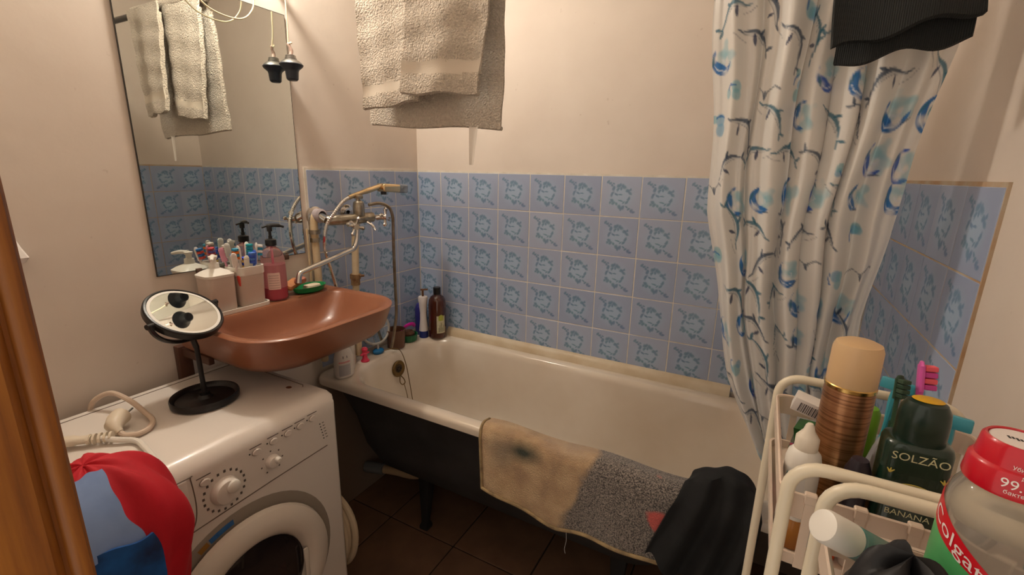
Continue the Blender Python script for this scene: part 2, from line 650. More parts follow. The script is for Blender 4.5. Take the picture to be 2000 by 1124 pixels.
R4 = lambda a, b: (a, b, b, a)
rings = [bring(TX0 + .012, TX1 - .012, TY0 + .012, TY1 - .012, .05, TZ - .034), bring(TX0, TX1, TY0, TY1, .055, TZ - .03), bring(TX0, TX1, TY0, TY1, .055, TZ - .012),
         bring(TX0 + .004, TX1 - .004, TY0 + .004, TY1 - .004, .055, TZ - .003), bring(TX0 + .012, TX1 - .012, TY0 + .012, TY1 - .012, .055, TZ),
         bring(TX0 + .09, TX1 - .04, TY0 + .042, TY1 - .05, R4(.15, .22), TZ), bring(TX0 + .105, TX1 - .052, TY0 + .052, TY1 - .058, R4(.15, .22), TZ - .006),
         bring(TX0 + .118, TX1 - .075, TY0 + .062, TY1 - .066, R4(.15, .22), TZ - .03), bring(TX0 + .135, TX1 - .17, TY0 + .078, TY1 - .078, R4(.15, .21), TZ - .16),
         bring(TX0 + .155, TX1 - .28, TY0 + .098, TY1 - .095, R4(.14, .18), TZ - .29), bring(TX0 + .19, TX1 - .36, TY0 + .13, TY1 - .125, R4(.12, .15), TZ - .36),
         bring(TX0 + .26, TX1 - .45, TY0 + .2, TY1 - .2, R4(.1, .1), TZ - .39)]
MB().loft(rings, cap0=False).build('enamel_basin', mat('tub_enamel', (228, 217, 202), 0.16, col2=(216, 201, 182), vscale=3, coat=0.4), tub, smooth=50)
orings = [bring(TX0 + .012, TX1 - .012, TY0 + .012, TY1 - .012, .05, TZ - .034), bring(TX0 + .03, TX1 - .05, TY0 + .03, TY1 - .03, R4(.12, .2), TZ - .045), bring(TX0 + .065, TX1 - .16, TY0 + .06, TY1 - .06, R4(.15, .2), TZ - .17),
          bring(TX0 + .09, TX1 - .27, TY0 + .085, TY1 - .08, R4(.14, .18), TZ - .3), bring(TX0 + .14, TX1 - .35, TY0 + .12, TY1 - .11, R4(.12, .15), TZ - .385), bring(TX0 + .26, TX1 - .45, TY0 + .2, TY1 - .2, R4(.1, .1), TZ - .42)]
MB().loft(orings, cap0=False).build('iron_shell', mat('bare_cast_iron', (62, 60, 60), 0.7, col2=(42, 40, 40), vscale=5, bump=0.3, bscale=40), tub, smooth=50)
for lx in (0.385, 1.19):
    for ly, s in ((-0.475, -1), (-0.19, 1)):
        lg = MB()
        lg.loft([rrect(lx - w - ox, lx + w - ox, ly - d - oy + o_, ly + d - oy + o_, .004, z, 2) for z, w, d, o_ in ((0, .02, .02, 0), (.012, .02, .02, 0), (.03, .013, .014, 0), (.16, .022, .02, -.01 * s), (.272, .03, .024, -.016 * s))])
        lg.build('leg', mat('tub_leg_iron', (34, 32, 32), 0.7), tub)
# overflow and plug chain on the drain end
ov = MB()
M_ov = Matrix.Rotation(math.radians(4), 3, 'Y')
ov.lathe([(0.018, -0.004), (0.036, -0.004), (0.037, 0.002), (0.034, 0.006), (0.03, 0.004), (0.018, 0.002)], axis='x', M=Matrix.Rotation(math.radians(-5), 3, 'Y'), n=28)
ov_o = ov.build('overflow_ring', M_brass, tub)
ov_o.location = (0.1305 - ox, -0.325 - oy, 0.602)
MB().lathe([(0, -0.002), (0.02, -0.002), (0.02, 0.003), (0, 0.003)], axis='x', n=20).build('overflow_hole', mat('overflow_dark', (60, 44, 30), 0.6), ov_o)
for k in range(6):
    a = k * PI / 3
    MB().box(0.002, 0.006, 0.010 * math.cos(a) - .003, 0.010 * math.cos(a) + .003, 0.010 * math.sin(a) - .003, 0.010 * math.sin(a) + .003, bev=.001).build('hole', M_dark, ov_o)
ch = MB()
ch.tube(spline([(0.145, -0.33, 0.575), (0.153, -0.318, 0.555), (0.153, -0.312, 0.535), (0.15, -0.325, 0.53), (0.146, -0.335, 0.545), (0.145, -0.333, 0.572)], 6), 0.0022, 6)
ch.tube(spline([(0.152, -0.318, 0.535), (0.157, -0.305, 0.47), (0.163, -0.30, 0.39)], 6), 0.0016, 6)
ch.tube(spline([(0.075, -0.355, 0.685), (0.1, -0.325, 0.69), (0.125, -0.305, 0.68), (0.14, -0.29, 0.62), (0.15, -0.28, 0.53), (0.165, -0.27, 0.38)], 8), 0.0018, 6)
cho = ch.build('plug_chain', M_brass, tub)
for v in cho.data.vertices:
    v.co -= Vector((ox, oy, 0))
MB().lathe([(0, 0), (.032, 0), (.032, .002), (.024, .003), (.02, .001), (0, .001)], c=(0.34 - ox, -0.335 - oy, TZ - .39), n=24).build('drain', M_steel, tub)
# waste pipe below
wp = thing('waste_pipe', 'grey and cream plastic waste pipe under the tub', 'pipe', (0.15, -0.4, 0.12))
MB().tube([(-0.15, -.02, 0.0), (-0.05, -.01, 0.015)], 0.026, 14).build('socket', mat('grey_pipe', (120, 122, 124), 0.5), wp)
MB().tube(spline([(-0.05, -.01, 0.015), (0.02, 0, 0.022), (0.1, 0.0, 0.035), (0.17, 0.0, 0.065)], 6), 0.019, 14).build('tube', mat('cream_pipe', (190, 162, 128), 0.5), wp)
MB().tube([(0.16, 0, 0.062), (0.2, 0.0, 0.07), (0.205, 0.0, 0.10), (0.205, 0.0, 0.14)], 0.024, 14).build('elbow', mat('light_grey_pipe', (150, 146, 142), 0.5), wp)

# ================================================================== SINK
sk = thing('sink', 'terracotta brown ceramic wash basin on the wall under the mirror', 'sink', (0.0, -0.862, 0.885))
SZ = 1.03 - 0.885


def sring(x0, x1, y0, y1, rb, rf, z):
    return rrect(x0 + .034 if x0 < .03 else x0, x1, y0, y1, (rb, rf, rf, rb), z, 10)


hw = 0.262
srs = [sring(.10, .28, -.12, .12, .06, .09, 0.0), sring(.05, .36, -.2, .2, .06, .12, .022), sring(.01, .41, -hw + .03, hw - .03, .03, .14, .05), sring(.0, .425, -hw + .012, hw - .012, .02, .14, .07), sring(.0, .445, -hw, hw, .02, .14, SZ - .01),
       sring(.0, .447, -hw - .001, hw + .001, .02, .14, SZ - .004), sring(.001, .443, -hw + .003, hw - .003, .02, .138, SZ), sring(.006, .434, -hw + .012, hw - .012, .02, .13, SZ),
       sring(.122, .428, -hw + .019, hw - .019, .05, .127, SZ - .0005), sring(.126, .422, -hw + .025, hw - .026, .05, .125, SZ - .008), sring(.13, .405, -hw + .04, hw - .045, .06, .12, SZ - .035), sring(.145, .37, -hw + .07, hw - .08, .06, .11, SZ - .08), sring(.165, .33, -.15, .13, .05, .08, SZ - .105), sring(.2, .26, -.05, .04, .02, .03, SZ - .115)]
MB().loft(srs).build('basin', mat('brown_ceramic', (150, 97, 70), 0.32, col2=(137, 85, 60), vscale=5, coat=0.15), sk, smooth=50)
for s in (-0.235, 0.21):
    MB().box(0.0, 0.026, s - .018, s + .018, -0.07, 0.06, bev=.003).box(0.0, 0.16, s - .008, s + .008, 0.03, 0.055, bev=.003).build('bracket', mat('brown_bracket', (84, 52, 38), 0.5), sk)
MB().lathe([(0.0, -0.09), (0.028, -0.085), (0.036, -0.06), (0.036, -0.03), (0.03, -0.02), (0.042, -0.014), (0.042, 0.002), (0, 0.002)], c=(0.125, 0.074, 0.0), n=20).build('siphon', mat('siphon_plastic', (196, 192, 186), 0.35), sk)

# ================================================================== WASHING MACHINE
WX0, WX1, WY0, WY1, WZ = 0.028, 0.465, -1.54, -0.945, 0.85
wm = thing('washing_machine', 'white front loading washing machine under the sink', 'washing machine', (0.25, -1.2425, 0))
wx, wy = 0.25, -1.2425
M_wm = mat('washer_white', (226, 217, 208), 0.3, coat=0.15)
# body: front-top edge rounded, extruded along y
arc = [(WX1 - .05 + .05 * math.sin(a), WZ - .05 + .05 * math.cos(a)) for a in [k * PI / 2 / 8 for k in range(9)]]
bodyp = [(WX0, 0.02), (WX0, WZ)] + arc + [(WX1, 0.02)]
rs_ = []
for y, ins in ((WY0, .012), (WY0 + .004, .004), (WY0 + .012, 0), (WY1 - .012, 0), (WY1 - .004, .004), (WY1, .012)):
    rs_.append([Vector((min(max(x, WX0 + ins * .3), WX1 - ins) - wx, y - wy, min(z, WZ - ins))) for x, z in bodyp])
MB().loft(rs_).build('body', M_wm, wm, smooth=50)
for fx in (0.08, 0.41):
    for fy in (-1.49, -0.995):
        MB().lathe([(0, 0), (.02, 0), (.02, .012), (.012, .022), (0, .022)], c=(fx - wx, fy - wy, 0), n=14).build('foot', M_black, wm)
M_line = mat('seam_line', (112, 96, 84), 0.7)
M_print = mat('grey_print', (96, 86, 80), 0.7)


def fr(y, z, d=0.0):
    return Vector((WX1 - wx + d, y - wy, z))


# seams of the top lid, the drawer and the control panel
MB().tube([(WX0 + .02 - wx, WY0 + .02 - wy, WZ + .0003), (WX0 + .02 - wx, WY1 - .022 - wy, WZ + .0003), (0.36 - wx, WY1 - .022 - wy, WZ + .0003), (0.37 - wx, WY1 - .03 - wy, WZ + .0003)], .0012, 5).build('lid_seam', M_line, wm)
MB().tube([fr(-1.52, .662), fr(-1.352, .685), fr(-1.15, .695), fr(-0.985, .7)], .0014, 5).build('panel_seam', M_line, wm)
MB().tube(spline([fr(-1.44, .815), fr(-1.333, .815), fr(-1.328, .81), fr(-1.325, .75), fr(-1.33, .71), fr(-1.342, .69), fr(-1.36, .684)], 5), .0012, 5).build('drawer_seam', M_line, wm)
dr = MB().box(WX1 - .002 - wx, WX1 + .002 - wx, -1.5 - wy, -1.336 - wy, .695, .812, bev=.001).build('detergent_drawer', M_wm, wm)
text_part('IT', 0.022, lambda x, y: Vector((0.0021 + WX1 - wx, x - 1.342 - wy, y + .702)), 'lettering', M_print, dr, align='RIGHT')
# program dial and small dial


def dial(name, y, z, r, h):
    d = MB().lathe([(r * 1.06, 0.0), (r * 1.06, .003), (r * .98, h * .5), (r * .86, h * .9), (r * .7, h), (0, h)], axis='x', n=28)
    o = d.build(name, M_wm, wm)
    o.location = (WX1 - wx, y - wy, z)
    k = MB().lathe([(0, 0), (r * .5, 0), (r * .47, .006), (r * .3, .01), (0, .011)], c=(h - .002, r * .35, r * .3), axis='x', n=18)
    k.build('grip', M_plw, o)
    return o


d1 = dial('program_dial', -1.2645, .742, .031, .018)
d2 = dial('spin_dial', -1.148, .747, .017, .014)
for k in range(20):
    a = -2.3 + k * 2 * PI / 20
    ry, rz = .046 * math.cos(a), .046 * math.sin(a)
    MB().box(0.0002, .0007, ry - .0025, ry + .0025, rz - .003, rz + .003).build('program_mark', M_print, d1)
for k in range(7):
    a = -0.9 + k * 2 * PI / 7.5
    MB().box(0.0002, .0007, .028 * math.cos(a) - .0018, .028 * math.cos(a) + .0018, .028 * math.sin(a) - .0018, .028 * math.sin(a) + .0018).build('spin_mark', M_print, d2)
for by, bz in ((-1.302, .787), (-1.183, .793), (-1.138, .797), (-1.098, .798), (-1.062, .8), (-1.024, .803)):
    bo = MB().lathe([(.011, 0), (.011, .002), (.009, .004), (0, .004)], axis='x', n=16, sx=1.0, sy=0.75).build('button', M_wm, wm)
    bo.location = (WX1 - wx, by - wy, bz)
    MB().tube([Vector((.0006, .011 * math.cos(a), .0085 * math.sin(a))) for a in [PI * .55 + k * PI * 1.0 / 8 for k in range(9)]], .0009, 4).build('button_gap', M_line, bo)
    MB().box(.0002, .0007, -.016, .014, .0135, .0155).build('button_label', M_print, bo)
    if by > -1.3:
        MB().lathe([(0, 0), (.0022, 0), (.0016, .001), (0, .001)], c=(0.0002, -.017, .002), axis='x', n=8).build('indicator', M_black, bo)
for k in range(6):
    o = MB().lathe([(0, 0), (.002, 0), (.0015, .001), (0, .001)], axis='x', n=8).build('status_light', M_black, wm)
    o.location = (WX1 - wx, -1.003 + .0018 * k - wy, .775 - k * .0095)
    MB().box(0, .0005, .007, .013, -.001, .001).build('status_label', M_print, o)
o = MB().lathe([(0, 0), (.009, 0), (.008, .0006), (0, .0006)], n=16, sx=1.0, sy=.8).build('rust_spot', mat('rust', (122, 74, 48), 0.8), wm)
o.location = (0.339 - wx, -0.997 - wy, WZ + .0001)
# porthole door
DY, DZ, DR = -1.235, .438, .213
MB().lathe([(DR * .6, .0005), (DR + .022, .0005), (DR + .016, .0025), (DR - .01, .002), (DR * .6, .002)], c=(WX1 - wx, DY - wy, DZ), axis='x', n=56).build('door_recess', mat('recess_shade', (150, 140, 128), 0.5), wm)  # flat ring around the door, recess shadow put into its grey colour
dd = MB().lathe([(.13, .002), (DR - .012, .004), (DR - .004, .012), (DR - .008, .026), (DR - .03, .038), (DR - .055, .04), (.145, .034), (.135, .022), (.132, .012), (.13, .002)], axis='x', n=56).build('door', mat('door_white', (224, 213, 200), 0.28, coat=0.2), wm)
dd.location = (WX1 - wx, DY - wy, DZ)
gl = NT('porthole_glass')
gl.b.inputs['Base Color'].default_value = (*lin((60, 52, 54)), 1)
gl.b.inputs['Transmission Weight'].default_value = .55
gl.b.inputs['Roughness'].default_value = .06
MB().lathe([(.133, .018), (.11, .024), (.06, .028), (0, .03)], axis='x', n=40).build('glass', gl.m, dd)
MB().lathe([(.13, .001), (.1, .0005), (0, .0003)], axis='x', n=40).build('drum_opening', mat('drum_dark', (34, 26, 28), 0.7), dd)
MB().grid(lambda u, v: (0.004 + .013 * math.sin(PI * u) * math.sin(PI * v) * (1 + .3 * wob(u * 6, v * 7)), -.09 + .17 * u, -.09 + .13 * v + .02 * math.sin(u * 5)), 16, 12).build('laundry', mat('maroon_laundry', (110, 44, 52), 0.9, col2=(60, 30, 36), vscale=14), dd)
# door catch and the sticker seen in the recess
MB().box(.03, .037, .122, .136, -.06, .03, bev=.003).build('handle', mat('door_white', (224, 213, 200)), dd)


def recess_patch(a0, a1, name, m):
    g = MB().grid(lambda u, v: Vector((WX1 - wx + .0032, DY - wy + (DR - .004 + .014 * v) * math.cos(a0 + (a1 - a0) * u), DZ + (DR - .004 + .014 * v) * math.sin(a0 + (a1 - a0) * u))), 8, 1)
    return g.build(name, m, wm)


recess_patch(math.radians(111), math.radians(96), 'blue_sticker', mat('sticker_blue', (40, 92, 160), 0.5, col2=(60, 120, 180), vscale=60))
recess_patch(math.radians(118), math.radians(112), 'gold_sticker', mat('sticker_gold', (150, 104, 40), 0.5))

# ================================================================== curtain rod
rod = MB().tube([(-0.004, -0.68, 2.03), (L + .004, -0.68, 2.03)], 0.011, 14).build('curtain_rod', mat('rod_grey', (92, 90, 88), 0.4, 0.6), origin=(0.88, -0.68, 2.03))
tag(rod, 'dark grey metal curtain rod spanning the room above the tub', 'curtain rod')

# ================================================================== SHOWER CURTAIN with sea print
NU, NV = 300, 460
zs = np.array([2.02, 1.79, 1.375, 1.177, 0.978, 0.90, 0.84, 0.80, 0.755])
xl = np.array([1.30, 1.312, 1.345, 1.385, 1.436, 1.468, 1.50, 1.528, 1.56])
xr = np.array([1.74, 1.715, 1.675, 1.668, 1.672, 1.675, 1.678, 1.68, 1.682])
yc = np.array([-.672, -.665, -.64, -.625, -.61, -.605, -.60, -.598, -.595])
Z_TOP = 2.012
U, V = np.meshgrid(np.linspace(0, 1, NU + 1), np.linspace(0, 1, NV + 1))
Z = Z_TOP + (0.75 - Z_TOP) * V
fi = lambda a: np.interp(-Z, -zs, a)
XL, XR, YC = fi(xl), fi(xr), fi(yc)
ph = U + 0.035 * np.sin(2 * PI * U * 1.3 + 1.0) + .012 * V
env = 0.55 + 0.45 * np.clip(1.25 - U * 1.1, 0, 1)
fold = np.sin(2 * PI * 6.2 * ph ** 1.12 + .5 * V) + 0.35 * np.sin(2 * PI * 12.7 * U + 2 + 1.4 * V) + 0.25 * np.sin(2 * PI * 2.3 * U + 3 * V)
foldx = np.cos(2 * PI * 6.2 * ph ** 1.12 + .5 * V)
amp = 0.026 * env * (0.75 + 0.5 * V)
XX = XL + (XR - XL) * U + 0.012 * foldx * env * np.sin(PI * U)
YY = YC + amp * fold + 0.02 * np.sin(5 * V + 4 * U) * V
XX += 0.004 * np.sin(22 * V + 9 * U)
co = np.stack([XX, YY, Z], -1)
# print: painted in unrolled cloth coordinates (metres)
d = np.sqrt(((co[:, 1:] - co[:, :-1]) ** 2).sum(-1))
S = np.concatenate([np.zeros((NV + 1, 1)), np.cumsum(d, 1)], 1)
S = np.broadcast_to(S[60:61], S.shape).copy() + 0.0
T = 2.02 - Z
white = np.array(lin((232, 229, 224)))
PC = np.tile(white, (NV + 1, NU + 1, 1))


def paint(mask, c, a=1.0):
    m = (mask * a)[..., None]
    PC[:] = PC * (1 - m) + np.array(lin(c)) * m


def local(cx, cy, rot, sc):
    dx, dy = (S - cx) / sc, (T - cy) / sc
    c, s = math.cos(rot), math.sin(rot)
    return dx * c + dy * s, -dx * s + dy * c


def stroke(x, y, pts, w0, w1=None, c=(40, 62, 84), a=0.9):
    w1 = w0 if w1 is None else w1
    n = len(pts) - 1
    m = np.zeros_like(x)
    for i in range(n):
        (ax, ay), (bx, by) = pts[i], pts[i + 1]
        ll = (bx - ax) ** 2 + (by - ay) ** 2 + 1e-9
        t = np.clip(((x - ax) * (bx - ax) + (y - ay) * (by - ay)) / ll, 0, 1)
        dd_ = np.hypot(x - ax - t * (bx - ax), y - ay - t * (by - ay))
        w = w0 + (w1 - w0) * (i + t) / n
        m = np.maximum(m, np.clip((w - dd_) / 0.035 + 0.5, 0, 1))
    paint(m, c, a)


def blot(x, y, cx, cy, r, c, a):
    paint(np.clip((r - np.hypot(x - cx, y - cy)) / (0.25 * r) + 0.2, 0, 1), c, a)


NAVY, TEAL, BLUE, AQUA, GRY = (44, 70, 100), (34, 108, 134), (10, 108, 182), (128, 190, 206), (96, 104, 118)


def wstroke(x, y, pts, ws, c, a=0.9):
    m = np.zeros_like(x)
    for i in range(len(pts) - 1):
        (ax, ay), (bx, by) = pts[i], pts[i + 1]
        ll = (bx - ax) ** 2 + (by - ay) ** 2 + 1e-9
        t = np.clip(((x - ax) * (bx - ax) + (y - ay) * (by - ay)) / ll, 0, 1)
        dd_ = np.hypot(x - ax - t * (bx - ax), y - ay - t * (by - ay))
        m = np.maximum(m, np.clip((ws[i] + (ws[i + 1] - ws[i]) * t - dd_) / 0.03 + 0.5, 0, 1))
    paint(m, c, a)


def leafs(x, y, p, q_, w, c, a=.9):
    pts = [(p[0] + (q_[0] - p[0]) * t, p[1] + (q_[1] - p[1]) * t) for t in np.linspace(0, 1, 6)]
    wstroke(x, y, pts, [w * math.sin(PI * min(1, .08 + .92 * t)) ** .8 + .004 for t in np.linspace(0, 1, 6)], c, a)


def dolphin(cx, cy, rot, sc, flip=1):
    x, y = local(cx, cy, rot, sc)
    x = x * flip
    tt = np.linspace(0, 1, 13)
    bend = random.uniform(.28, .5)
    sp = [(-.95 + 1.8 * t, -bend * math.sin(PI * t) + .1 * t) for t in tt]
    hw_ = [.02 + .13 * math.sin(PI * min(1, .05 + .95 * t)) ** .7 * (.55 + .45 * t) for t in tt]
    wstroke(x, y, sp, hw_, (206, 208, 208), .75)
    top = [(px_, py_ - w_ * .8) for (px_, py_), w_ in zip(sp, hw_)]
    bot = [(px_, py_ + w_ * .9) for (px_, py_), w_ in zip(sp, hw_)]
    ck = NAVY if random.random() < .65 else TEAL
    wstroke(x, y, top, [.018 + .07 * math.sin(PI * t) for t in tt], ck, .85)
    wstroke(x, y, bot[2:], [.014] * len(bot[2:]), GRY, .6)
    leafs(x, y, (.02, -bend - .05), (-.2, -bend - .34), .06, ck)
    leafs(x, y, (-.92, 0), (-1.2, -.24), .06, ck)
    leafs(x, y, (-.92, .02), (-1.18, .22), .055, ck, .8)
    leafs(x, y, (.34, -.12), (.12, .26), .07, (44, 58, 96))
    leafs(x, y, (.8, .06), (1.1, .14), .035, ck)
    if random.random() < .5:
        stroke(x, y, [(.5, .3), (.9, .36), (1.2, .3)], .012, .018, GRY, .6)


def wave(cx, cy, rot, sc):
    x, y = local(cx, cy, rot, sc)
    wv_ = .14 * np.sin(5 * x + 3 * y + cx * 90) + .1 * np.sin(9 * y - 4 * x + cy * 70)
    for bx, by, br2, al in ((.35, -.35, .5, .5), (.55, .05, .5, .5), (-.1, -.1, .45, .35)):
        paint(np.clip((br2 + wv_ - np.hypot(x - bx, y - by)) / .25 + .1, 0, 1), AQUA, al)
    r1 = np.hypot(x, y)
    r2 = np.hypot(x - .34, y + .28) + wv_ * .5
    cres = np.clip((.82 - r1) / .05, 0, 1) * np.clip((r2 - .72) / .06, 0, 1)
    paint(cres * np.clip(.95 + 3.2 * wv_, 0, 1), BLUE if random.random() < .7 else (30, 90, 190), .95)
    wstroke(x, y, [(-.66, .05), (-.5, .36), (-.1, .58), (.3, .56)], [.01, .04, .03, .01], (226, 234, 238), .8)
    wstroke(x, y, [(-.15, -.05), (.02, .14), (.26, .16), (.36, -.02), (.2, -.1)], [.05, .06, .05, .04, .02], (222, 226, 232), .65)
    leafs(x, y, (-.75, .1), (-.55, -.45), .07, TEAL, .8)
    if random.random() < .6:
        leafs(x, y, (.2, .7), (.75, .6), .05, NAVY, .7)


def splash(cx, cy, rot, sc):
    x, y = local(cx, cy, rot, sc)
    for k in range(3):
        blot(x, y, random.uniform(-.6, .6), random.uniform(-.5, .5), random.uniform(.25, .5), random.choice([AQUA, (120, 180, 190), (110, 170, 205)]), .7)
    stroke(x, y, [(-.5, .3), (-.2, .55), (.2, .5)], .05, .08, BLUE, .85)


def bird(cx, cy, rot, sc):
    x, y = local(cx, cy, rot, sc)
    stroke(x, y, [(-1, 0), (-.6, -.3), (-.15, -.05), (0, .35), (.12, -.05), (.6, -.28), (1, -.1)], .02, .05, GRY, .85)
    stroke(x, y, [(-.02, 0), (0, .35)], .07, .03, NAVY, .8)


SW = float(S.max())
row = 0
cy = 0.03
while cy < 1.27:
    cx = 0.02 + (0.055 if row % 2 else 0)
    while cx < SW:
        px, py = cx + random.uniform(-.015, .015), cy + random.uniform(-.015, .015)
        k = random.random()
        if k < .42:
            dolphin(px, py, random.choice([-.7, -.3, .4, .8, 1.1]) + random.uniform(-.2, .2), random.uniform(.042, .054), random.choice([-1, 1]))
        elif k < .74:
            wave(px, py, random.uniform(-.8, .8), random.uniform(.032, .042))
        elif k < .9:
            splash(px, py, random.uniform(0, 3), random.uniform(.028, .038))
        else:
            bird(px, py, random.uniform(-.3, .3), random.uniform(.03, .04))
        cx += random.uniform(.088, .11)
    cy += 0.072
    row += 1
cloth_v = co.reshape(-1, 3)
cme = bpy.data.meshes.new('curtain_sheet')
idx = np.arange((NV + 1) * (NU + 1)).reshape(NV + 1, NU + 1)
q = np.stack([idx[:-1, :-1], idx[1:, :-1], idx[1:, 1:], idx[:-1, 1:]], -1).reshape(-1, 4)
CO_ = np.array((1.5, -0.66, 0.75))
cme.from_pydata([tuple(p) for p in (cloth_v - CO_)], [], [tuple(int(i) for i in f) for f in q])
ca = cme.color_attributes.new('Col', 'FLOAT_COLOR', 'POINT')
ca.data.foreach_set('color', np.concatenate([PC.reshape(-1, 3), np.ones((PC.shape[0] * PC.shape[1], 1))], 1).astype(np.float32).ravel())
cme.polygons.foreach_set('use_smooth', [True] * len(cme.polygons))
cm = NT('printed_curtain')
at = cm.n('ShaderNodeAttribute', attribute_name='Col')
cm.l(at.outputs['Color'], cm.b.inputs['Base Color'])
cm.b.inputs['Roughness'].default_value = 0.35
trn = cm.n('ShaderNodeBsdfTranslucent')
cm.l(at.outputs['Color'], trn.inputs['Color'])
mx = cm.n('ShaderNodeMixShader')
mx.inputs[0].default_value = 0.28
cm.l(cm.b.outputs[0], mx.inputs[1])
cm.l(trn.outputs[0], mx.inputs[2])
cm.l(mx.outputs[0], cm.t.nodes['Material Output'].inputs['Surface'])
cme.materials.append(cm.m)
cur_o = thing('shower_curtain', 'white shower curtain printed with blue dolphins and waves', 'shower curtain', tuple(CO_))
cs = bpy.data.objects.new('sheet', cme)
COL.objects.link(cs)
cs.parent = cur_o
for k in range(8):
    x = 1.31 + k * .06
    MB().tube([Vector((x - CO_[0], -.68 - CO_[1] + .016 * math.cos(a), 2.03 - CO_[2] + .018 * math.sin(a) - .004)) for a in [i * 2 * PI / 14 for i in range(14)]], .002, 6, closed=True).build('ring', M_plw, cur_o)

# ================================================================== TOWEL on the rod
M_terry = NT('terry_beige')
tf = M_terry.noise(160, 3)
M_terry.l(M_terry.ramp(tf, [(0.3, lin((218, 205, 188))), (0.7, lin((198, 184, 167)))]), M_terry.b.inputs['Base Color'])
M_terry.b.inputs['Roughness'].default_value = 0.95
M_terry.b.inputs['Sheen Weight'].default_value = 0.2
M_terry.bump(M_terry.noise(210, 2), 1.0, 0.012)
M_band = mat('woven_towel_band', (204, 192, 176), 0.8, bump=0.15, bscale=300)
tw = thing('bath_towel', 'beige terry towel folded over the rod', 'towel', (0.6, -0.68, 1.57))


def tp(x, y, z):
    return (x - 0.6, y + 0.68, z - 1.57)


def flap(name, x0t, x1t, x0b, x1b, zb0, zb1, ytop, ybot, folds, bands, seed, ztop=2.036, tilt=0.0):
    mb = MB()
    nu, nv = 28, 56

    def fn(u, v):
        zb = zb0 + (zb1 - zb0) * u + .003 * math.sin(u * 9 + seed)
        z = ztop + (zb - ztop) * v
        x = (x0t + (x0b - x0t) * v) + ((x1t + (x1b - x1t) * v) - (x0t + (x0b - x0t) * v)) * u + .003 * math.sin(v * 9 + seed)
        y = ytop + (ybot - ytop) * v + tilt * (u - .5) * (.4 + .6 * v) + folds * (math.sin(u * 5.5 + seed) + .6 * math.sin(u * 11 + 2 * seed)) * (.35 + .65 * v) + .0015 * math.sin(v * 30 + u * 3)
        return tp(x, y, z)
    mb.grid(fn, nu, nv, thick=.007)
    o = mb.build(name, [M_terry.m, M_band], tw, smooth=60)
    for p in o.data.polygons:
        zc = p.center.z + 1.57
        xc = p.center.x + .6
        uu = (xc - x0b) / (x1b - x0b)
        zb = zb0 + (zb1 - zb0) * uu
        for a, b in bands:
            if zb + a < zc < zb + b:
                p.material_index = 1
    # stitched hem
    hem = [Vector(fn(i / 20, 1.0)) + Vector((0, .0035, .002)) for i in range(21)]
    MB().tube(hem, .0052, 8).build('hem', M_terry.m, o)
    MB().tube([Vector(fn(0.0, .1 + .9 * i / 24)) + Vector((.002, .003, 0)) for i in range(25)], .006, 8).build('side_hem', M_terry.m, o)
    return o


flap('back_flap', .372, .842, .366, .822, 1.586, 1.566, -.664, -.652, .004, [], 1.3)
flap('front_flap', .372, .61, .398, .592, 1.622, 1.64, -.692, -.706, .007, [(.035, .06)], .4, tilt=.022)
flap('front_flap', .59, .842, .575, .79, 1.652, 1.645, -.712, -.732, .005, [(.045, .075)], 2.6, tilt=.034)
MB().tube([tp(.36, -.68, 2.036), tp(.845, -.68, 2.036)], .0215, 12).build('roll_over', M_terry.m, tw)
MB().grid(lambda u, v: tp(.742 + .03 * (u - .5) * (1 - .55 * v) - .004 * v, -.66 - .006 * v + .003 * math.sin(u * 3), 1.582 - .11 * v), 3, 8, thick=.0006).build('care_tag', mat('tag_white', (226, 218, 208), 0.7), tw)

# ================================================================== dark knitted garment on the rod
gm = thing('knit_garment', 'dark charcoal ribbed garment hanging over the rod in front of the curtain', 'clothing', (1.61, -0.72, 1.64))
M_knit = NT('charcoal_rib')
wv = M_knit.n('ShaderNodeTexWave', wave_type='BANDS', bands_direction='X')
wv.inputs['Scale'].default_value = 110
wv.inputs['Distortion'].default_value = 1.0
M_knit.l(M_knit.coord(), wv.inputs['Vector'])
M_knit.l(M_knit.ramp(wv.outputs['Fac'], [(0.2, lin((12, 14, 14))), (0.9, lin((30, 34, 33)))]), M_knit.b.inputs['Base Color'])
M_knit.b.inputs['Roughness'].default_value = 0.9
M_knit.bump(wv.outputs['Fac'], 0.4, 0.002)


def gpt(u, v, x0, x1, zb0, zb1, y0, y1, s):
    zb = zb0 + (zb1 - zb0) * u + .006 * math.sin(u * 11 + s)
    z = 2.036 + (zb - 2.036) * v
    return (x0 + (x1 - x0) * u + .006 * math.sin(v * 6 + s) - 1.61, y0 + (y1 - y0) * v + .008 * math.sin(u * 7 + s) * v + .72, z - 1.64)


MB().grid(lambda u, v: gpt(u, v, 1.515, 1.70, 1.662, 1.70, -.703, -.765, .5), 24, 40, thick=.012).build('front_panel', M_knit.m, gm, smooth=60)
MB().grid(lambda u, v: gpt(u, v, 1.522, 1.695, 1.640, 1.668, -.697, -.738, 2.2), 24, 40, thick=.012).build('back_panel', M_knit.m, gm, smooth=60)
MB().tube([(1.515 - 1.61, .04, 2.034 - 1.64), (1.70 - 1.61, .04, 2.034 - 1.64)], .026, 12).build('roll_over', M_knit.m, gm)

